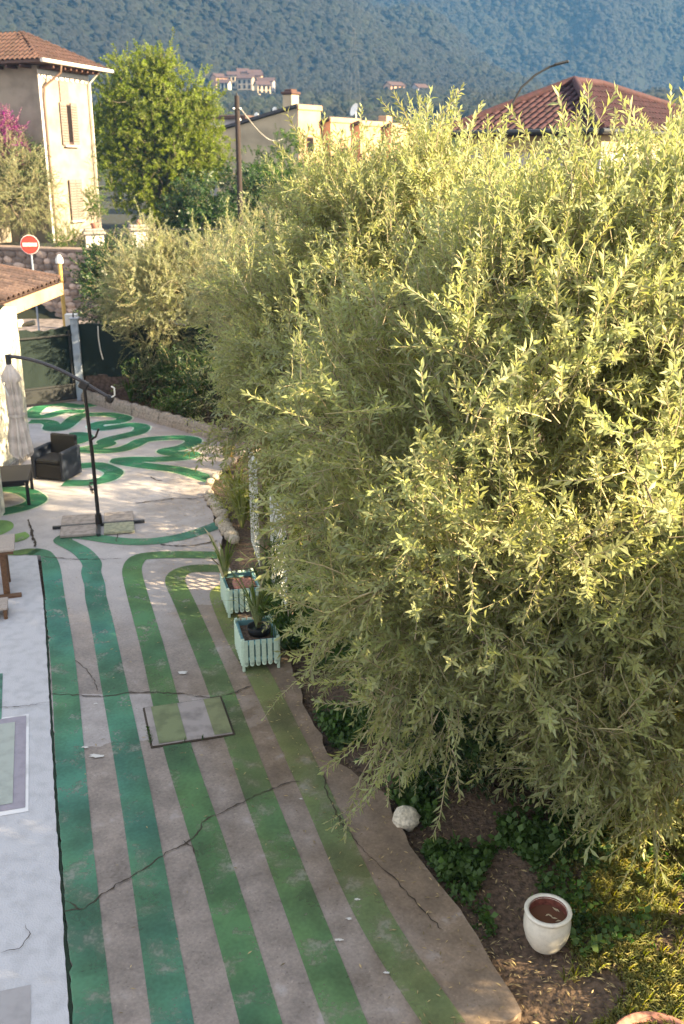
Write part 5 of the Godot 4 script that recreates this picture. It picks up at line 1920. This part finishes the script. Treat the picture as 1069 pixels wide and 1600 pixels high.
func olives():
	for a in [tw.shoot, tw.long]:
		for m in a:
			m.surface_set_material(0, M.olive)
			m.surface_set_material(1, M.twig)
	# near tree
	olive("huge near olive tree spilling over the white pot and slab", Vector3(2.3, 0.05, -9.3), Vector3(0.1, 1.3, 0.1), 0.17,
		[[Vector3(0.0, 3.5, 0.1), Vector3(2.8, 2.6, 2.6), 1.0], [Vector3(-0.5, 2.1, 0.5), Vector3(2.25, 2.0, 1.9), 0.62], [Vector3(0.6, 4.95, 0.2), Vector3(1.9, 1.0, 1.8), 0.35], [Vector3(0.4, 1.5, 1.0), Vector3(1.5, 1.25, 1.2), 0.25], [Vector3(0.7, 1.15, 1.45), Vector3(1.6, 0.95, 0.95), 0.2]],
		2200, 7, 301, M.olive, 240, 220, [Vector3(1.4, 3.6, 0.6), Vector3(-1.3, 3.4, 0.7), Vector3(0.3, 4.6, -0.8), Vector3(-0.6, 3.2, -1.2), Vector3(0.7, 3.0, 1.4), Vector3(0.2, 5.0, 0.4)], 1.38)
	olive("added olive tree beyond the right edge, shading the near slab", Vector3(6.3, 0.05, -5.6), Vector3(-0.1, 1.5, 0.0), 0.13,  # added tree outside the view, placed so its crown shades the slab
		[[Vector3(-0.7, 3.35, 0.3), Vector3(1.75, 0.8, 2.1), 1.0]],
		480, 10, 309, M.olive, 6, 6, [Vector3(-1.2, 2.7, 0.5), Vector3(0.2, 2.9, 1.2), Vector3(-0.6, 2.9, -1.0)], 1.4)
	olive("middle olive tree right behind the near one, above the lattice panels", Vector3(0.9, 0.05, -13.4), Vector3(-0.1, 1.5, 0), 0.15,
		[[Vector3(-0.1, 4.05, 0), Vector3(2.2, 2.0, 2.1), 1.0], [Vector3(-0.6, 3.4, 0.5), Vector3(1.7, 1.5, 1.7), 0.5], [Vector3(0.1, 5.2, 0), Vector3(1.7, 1.05, 1.6), 0.4], [Vector3(-1.35, 2.8, 0.4), Vector3(1.2, 1.0, 1.2), 0.3]],
		1300, 7, 302, M.olive, 150, 100, [Vector3(1.1, 3.8, 0.5), Vector3(-1.2, 3.7, 0.6), Vector3(-0.2, 5.2, -0.4), Vector3(0.5, 4.6, -1.1), Vector3(-0.6, 3.6, 1.2)], 1.35)
	olive("olive tree with a forked trunk by the yellow flowerpot", Vector3(-2.0, 0.05, -21.4), Vector3(0.0, 1.1, 0.1), 0.11,
		[[Vector3(0.35, 3.35, 0), Vector3(1.45, 1.75, 1.5), 1.0], [Vector3(1.3, 2.6, 0.3), Vector3(1.2, 1.4, 1.2), 0.5]],
		620, 7, 303, M.olive_far, 20, 30, [Vector3(-0.5, 2.6, 0.2), Vector3(0.6, 3.2, -0.2), Vector3(0.9, 2.6, 0.4), Vector3(0.2, 4.0, 0.0)])
	olive("far grey green olive with two stems behind the kerb wall", Vector3(-5.2, 0.1, -26.3), Vector3(0.05, 0.9, 0), 0.10,
		[[Vector3(0.25, 2.5, 0), Vector3(1.35, 1.75, 1.3), 1.0], [Vector3(1.3, 3.1, 0), Vector3(1.1, 1.1, 1.2), 0.45]],
		700, 7, 304, M.olive_far, 16, 24, [Vector3(-0.5, 2.2, 0.2), Vector3(0.6, 2.6, -0.2), Vector3(0.9, 3.0, 0.2), Vector3(0.2, 3.4, 0.0)])
	olive("olive tree half hidden behind the near one at its right", Vector3(5.3, 0.05, -14.0), Vector3(0.0, 1.6, 0), 0.15,
		[[Vector3(0, 4.2, 0), Vector3(2.4, 2.6, 2.4), 1.0]],
		620, 6, 305, M.olive, 90, 20, [Vector3(-0.9, 3.6, 0.6), Vector3(0.8, 3.9, 0.2), Vector3(-0.2, 5.0, -0.3)])
	olive("olive tree behind the middle one, its top among the row house roofs", Vector3(1.6, 0.05, -18.6), Vector3(0.0, 1.6, 0), 0.14,
		[[Vector3(0, 3.9, 0), Vector3(2.7, 2.1, 2.0), 1.0]],
		620, 6, 306, M.olive_far, 70, 10, [Vector3(-0.9, 3.6, 0.6), Vector3(0.8, 3.9, 0.2), Vector3(-0.2, 5.0, -0.3)])
	olive("grey olive tree on the terrace below the villa", Vector3(-13.6, 2.75, -43.6), Vector3(0.0, 0.9, 0), 0.14,
		[[Vector3(-0.1, 2.2, 0), Vector3(1.9, 2.0, 1.4), 1.0], [Vector3(-1.6, 2.4, 0), Vector3(1.6, 1.7, 1.4), 0.5]],
		620, 6, 307, M.olive_far, 14, 0, [Vector3(-0.7, 2.0, 0.3), Vector3(0.6, 2.2, 0.2), Vector3(-0.1, 3.0, -0.2)])

func leafy_tree(called: String, label: String, at: Vector3, fork: Vector3, tr: float, lobes: Array, meshes: Array, m: Material, clumps: int, per: int, spread: float, size: float, sd: int, group := "") -> Node3D:
	var t := thing(called, label, "tree", at, 0.0, group)
	var spots := crown(t, "foliage", meshes, [m, M.twig], lobes, clumps, per, spread, 0.6, 0.1, size, sd, -0.28)
	var ends := []
	for l in lobes: ends.append(l[0] + Vector3(0, l[1].y * 0.4, 0))
	ends.append(lobes[0][0] + lobes[0][1] * Vector3(0.5, 0.1, 0.3))
	ends.append(lobes[0][0] + lobes[0][1] * Vector3(-0.5, 0.1, -0.2))
	trunk_and_limbs(t, fork, tr, ends, spots, M.bark, sd)
	return t

func background_plants():
	leafy_tree("lime_tree", "big bright green lime tree right of the cream villa", Vector3(-9.9, 2.7, -56.0), Vector3(0, 1.4, 0), 0.22,
		[[Vector3(0, 4.2, 0), Vector3(3.5, 4.0, 3.1), 1.0], [Vector3(-0.7, 6.5, 0), Vector3(2.0, 2.3, 1.8), 0.4], [Vector3(1.6, 5.1, 0), Vector3(2.0, 2.3, 1.8), 0.4], [Vector3(0.2, 2.0, 0.3), Vector3(3.0, 1.8, 2.3), 0.3], [Vector3(-2.4, 4.9, 0.5), Vector3(1.3, 1.5, 1.2), 0.16], [Vector3(2.7, 3.2, 0.6), Vector3(1.3, 1.3, 1.2), 0.16], [Vector3(0.5, 7.9, 0), Vector3(0.9, 1.3, 0.9), 0.1]],
		tw.broad, M.lime, 1100, 6, 0.27, 1.15, 401)
	var round := "hedges beyond the street"
	for k in 8:
		var q = [[-6.2, -44.5, 1.5, 1.5, "rounded dark bush below the lime tree"], [-4.3, -46.5, 1.5, 1.7, "dark bush in front of the wooden utility pole"], [-2.2, -47.0, 1.7, 1.9, "green bush right of the utility pole foot"], [-3.4, -55.0, 2.2, 2.6, "tall bush against the tan gable wall"], [0.2, -50.0, 2.2, 2.2, "bush below the peach row house with panels"], [4.0, -51.0, 2.4, 2.3, "bush below the far peach row houses"], [-11.2, -41.9, 0.7, 0.55, "small light green bush on the stone wall beside the villa"], [8.5, -52.0, 2.6, 2.6, "bush beyond the street left of the red roof"]][k]
		var t := thing("hedge_bush", q[4], "bush", Vector3(q[0], 2.6, q[1]), 0.0, round)
		var spots := crown(t, "foliage", tw.broad if k != 6 else tw.small_leaf, [M.green_leaf if k in [2, 3, 6] else M.dark_leaf, M.twig], [[Vector3(0, q[3] * 0.9, 0), Vector3(q[2], q[3], q[2] * 0.9), 1.0]], 150 if k != 6 else 60, 6, 0.2, 0.5, 0.1, 1.0, 410 + k, -0.7)
		var g := Geo.new()
		for i in 5: g.tube([Vector3(0.1 * i - 0.2, -0.2, 0), spots[i * 5][0]], [0.03, 0.01], 5, false)
		put("stems", g, M.bark, t, "stuff")
	# dark evergreen by the stone wall, with pale blossom
	var ev := leafy_tree("magnolia_shrub", "dark glossy shrub with white blossoms before the stone wall", Vector3(-7.3, 0.05, -32.5), Vector3(0, 0.8, 0), 0.09, [[Vector3(0, 2.0, 0), Vector3(1.0, 1.6, 1.0), 1.0]], tw.laurel, M.dark_leaf, 260, 5, 0.16, 1.5, 421)
	var g := Geo.new()
	for k in 26:
		var d := Vector3(rng.randfn(), rng.randfn(), absf(rng.randfn())).normalized()
		g.blob(Vector3(0.05, 0.04, 0.05), ident(Vector3(0, 2.0, 0) + d * Vector3(0.95, 1.55, 0.95)), 0.5, 430 + k, 4, 6)
	put("blossom", g, M.white_petal, ev)
	# bougainvillea by the villa
	var bo := thing("bougainvillea", "purple flowering climber beside the villa's shaded wall", "plant", Vector3(-14.0, 2.7, -44.4))
	crown(bo, "foliage", tw.small_leaf, [M.dark_leaf, M.twig], [[Vector3(0.2, 3.0, 0), Vector3(1.2, 1.7, 0.9), 1.0]], 190, 6, 0.15, 0.3, 0.3, 1.6, 441)
	crown(bo, "flowers", tw.small_leaf, [M.petal, M.twig], [[Vector3(-0.2, 4.3, 0.3), Vector3(0.75, 1.1, 0.7), 1.0]], 120, 5, 0.13, 0.3, 0.3, 1.5, 442)
	g = Geo.new()
	g.tube([Vector3(0, -0.2, 0), Vector3(0.1, 1.5, 0), Vector3(-0.1, 3.6, 0)], [0.09, 0.07, 0.03], 7)
	put("stem", g, M.bark, bo)
	# creeper on the villa's sunny corner
	var cr := thing("creeper", "thin creeper climbing the far corner of the villa", "plant", Vector3(-11.38, 2.7, -48.3))
	crown(cr, "foliage", tw.small_leaf, [M.green_leaf, M.twig], [[Vector3(0.05, 2.4, 0.1), Vector3(0.22, 2.4, 0.3), 1.0]], 36, 2, 0.1, 0.1, 0.3, 1.3, 451, -0.2)
	g = Geo.new()
	g.tube([Vector3(0, 0, 0), Vector3(0.05, 2, 0.05), Vector3(0, 4.4, 0)], [0.02, 0.014, 0.008], 5)
	put("stem", g, M.bark, cr)
	# trees on the valley floor
	var mid := [[-18.0, 98.0, 5.0, 8.5, 1, "tall pale tree above the lime tree's right shoulder"], [-13.6, 104.0, 3.0, 8.0, 1, "slim pale tree beside the dark cypress"], [-21.5, 110.0, 4.0, 7.5, 1, "pale tree peeping over the villa side of the lime"], [-7.0, 120.0, 5.0, 6.0, 0, "green tree behind the tan gable chimney"], [5.0, 112.0, 5.0, 5.5, 0, "green tree behind the satellite dish"], [14.0, 108.0, 5.0, 6.0, 1, "pale tree left of the red roof"], [-30.0, 116.0, 5.0, 7.0, 0, "green tree behind the villa roof"], [24.0, 100.0, 6.0, 7.0, 0, "green tree behind the red roof ridge"]]
	for k in mid.size():
		var q = mid[k]
		var lobes := [[Vector3(0, q[3] * 0.6, 0), Vector3(q[2] * 0.6, q[3] * 0.45, q[2] * 0.6), 1.0], [Vector3(q[2] * 0.3, q[3] * 0.8, 0), Vector3(q[2] * 0.3, q[3] * 0.3, q[2] * 0.3), 0.4]]
		leafy_tree("valley_tree", q[5], Vector3(q[0], land_height(q[0], q[1]), -q[1]), Vector3(0, q[3] * 0.3, 0), 0.2, lobes, tw.broad, M.lime if q[4] else M.green_leaf, 260, 4, 0.4, 1.9, 460 + k, "trees on the valley floor")
	var cy := thing("cypress", "narrow dark cypress standing beside the pale valley trees", "tree", Vector3(-11.4, land_height(-11.4, 96.0), -96.0))
	crown(cy, "foliage", tw.laurel, [M.dark_leaf, M.twig], [[Vector3(0, 4.6, 0), Vector3(0.75, 4.4, 0.75), 1.0], [Vector3(0, 2.6, 0), Vector3(0.95, 2.4, 0.95), 0.7]], 240, 4, 0.15, 2.0, 0.0, 1.8, 470, -0.8)
	g = Geo.new()
	g.tube([Vector3(0, -0.2, 0), Vector3(0, 5, 0)], [0.2, 0.08], 7)
	put("trunk", g, M.bark, cy)
	# added hedge hidden behind the olives, put in to shade the far patio
	for k in 6:
		var t := thing("added_hedge", ["added hedge plant at the kerb end of the row behind the olives", "second added hedge plant from the kerb, behind the olives", "third added hedge plant from the kerb, behind the olives", "fourth added hedge plant from the kerb, behind the olives", "fifth added hedge plant from the kerb, behind the olives", "last added hedge plant, nearest the red roofed house"][k], "hedge", Vector3(0.6 + k * 2.3, 0, -25.0 - k * 0.5), 0.0, "added hedge behind the olives")
		crown(t, "foliage", tw.laurel, [M.dark_leaf, M.twig], [[Vector3(0, 2.3, 0), Vector3(1.5, 2.2, 1.2), 1.0]], 190, 5, 0.2, 0.5, 0.1, 1.8, 480 + k, -0.8)
		g = Geo.new()
		g.tube([Vector3(0, -0.2, 0), Vector3(0.1, 2.6, 0)], [0.09, 0.04], 6)
		put("stem", g, M.bark, t)

func small_things():
	# added block out of view at right, put in to shade the near paving
	var hw := thing("added_shade_wing", "added plain house wing right of the frame, shading the near paving", "house", Vector3(4.5, -0.1, -2.2))
	var gw := Geo.new()
	gw.box(Vector3(7.5, 5.6, 6.0), ident(Vector3(3.75, 2.8, 3.0)), 0.02)
	put("wall", gw, M.house_white, hw)
	gw = Geo.new()
	gw.box(Vector3(7.9, 0.2, 6.4), ident(Vector3(3.75, 5.7, 3.0)), 0.02)
	put("roof", gw, M.tile_old, hw)
	# no entry sign
	var t := thing("no_entry_sign", "round red no entry sign with a white bar", "road sign", Vector3(-10.1, 0, -33.0))
	var g := Geo.new()
	g.tube([Vector3(0, -0.1, 0), Vector3(0, 3.85, 0)], [0.03], 10)
	put("pole", g, M.steel, t)
	var lie := Basis(Vector3.RIGHT, PI / 2)
	g = Geo.new()
	g.lathe([Vector2(0, -0.012), Vector2(0.305, -0.012), Vector2(0.305, 0.008), Vector2(0, 0.008)], 40, Transform3D(lie, Vector3(0, 3.57, 0.05)))
	put("rim", g, M.sign_white, t)
	g = Geo.new()
	g.lathe([Vector2(0, 0.0), Vector2(0.288, 0.0), Vector2(0.288, 0.008), Vector2(0, 0.008)], 40, Transform3D(lie, Vector3(0, 3.57, 0.055)))
	put("disc", g, M.sign_red, t)
	g = Geo.new()
	g.box(Vector3(0.46, 0.11, 0.008), ident(Vector3(0, 3.57, 0.066)))
	put("white_bar", g, M.sign_white, t)
	# utility pole with a wire
	t = thing("utility_pole", "dark wooden utility pole with one pale wire", "pole", Vector3(-3.55, 2.2, -36.0))
	g = Geo.new()
	g.tube([Vector3(0, -2.4, 0), Vector3(0, 6.0, 0)], [0.11, 0.085], 10)
	put("shaft", g, M.old_pole, t)
	g = Geo.new()
	g.tube([Vector3(0, 6.0, 0), Vector3(0, 6.1, 0)], [0.05, 0.02], 8)
	put("cap", g, M.dark_metal, t)
	for s in [-1, 1]:
		g = Geo.new()
		g.tube([Vector3(0.08 * s, 5.6, 0.05), Vector3(0.13 * s, 5.6, 0.08)], [0.03], 7)
		put("insulator", g, M.white_plastic, t)
	var w := []
	for i in 13:
		var f := i / 12.0
		w.append(Vector3(0.1, 5.62, 0).lerp(Vector3(-0.3, 5.4, -32.5), f) - Vector3(0, 0.5 * sin(PI * f), 0))
	g = Geo.new()
	g.tube(w, [0.018], 5)
	put("wire", g, M.wire, t)
	# street lamp with a bowed arm
	t = thing("street_lamp", "thin dark street lamp bowed over the red roof", "street lamp", Vector3(3.6, 0, -24.0))
	g = Geo.new()
	g.tube([Vector3(0, 0, 0), Vector3(0.02, 5.8, 0), Vector3(0.09, 6.72, 0), Vector3(0.18, 7.2, 0), Vector3(0.42, 7.64, 0), Vector3(0.72, 7.9, 0), Vector3(1.02, 8.06, 0), Vector3(1.16, 8.1, 0)], [0.045, 0.035, 0.03, 0.028, 0.026, 0.025, 0.025], 9)
	put("pole", g, M.dark_metal, t)
	g = Geo.new()
	g.box(Vector3(0.34, 0.06, 0.13), Transform3D(Basis(Vector3.BACK, 0.22), Vector3(1.28, 8.14, 0)), 0.025)
	put("lamp_head", g, M.dark_metal, t)
	# sunlit low wall and a bench board at the right edge, seen through the leaves
	t = thing("white_garden_wall", "low sunlit white wall glimpsed through the leaves at right", "wall", Vector3(4.6, 0, -9.9), 0.9)
	g = Geo.new()
	g.box(Vector3(2.6, 1.7, 0.2), ident(Vector3(0, 0.8, 0)), 0.015)
	put("wall_face", g, M.house_white, t)
	g = Geo.new()
	g.box(Vector3(2.7, 0.06, 0.28), ident(Vector3(0, 1.68, 0)), 0.015)
	put("coping", g, M.concrete, t)
	t = thing("garden_bench", "plain board bench on the soil under the olive's right side", "bench", Vector3(3.25, 0.08, -8.0), 0.25)
	for k in 2:
		g = Geo.new()
		g.box(Vector3(1.1, 0.04, 0.15), ident(Vector3(0.2, 0.36, -0.09 + k * 0.17)), 0.006)
		put("seat_board", g, M.bench_top, t)
	for s in [-1, 1]:
		g = Geo.new()
		g.box(Vector3(0.07, 0.36, 0.28), ident(Vector3(0.2 + s * 0.45, 0.17, 0)), 0.006)
		put("leg", g, M.bench_leg, t)
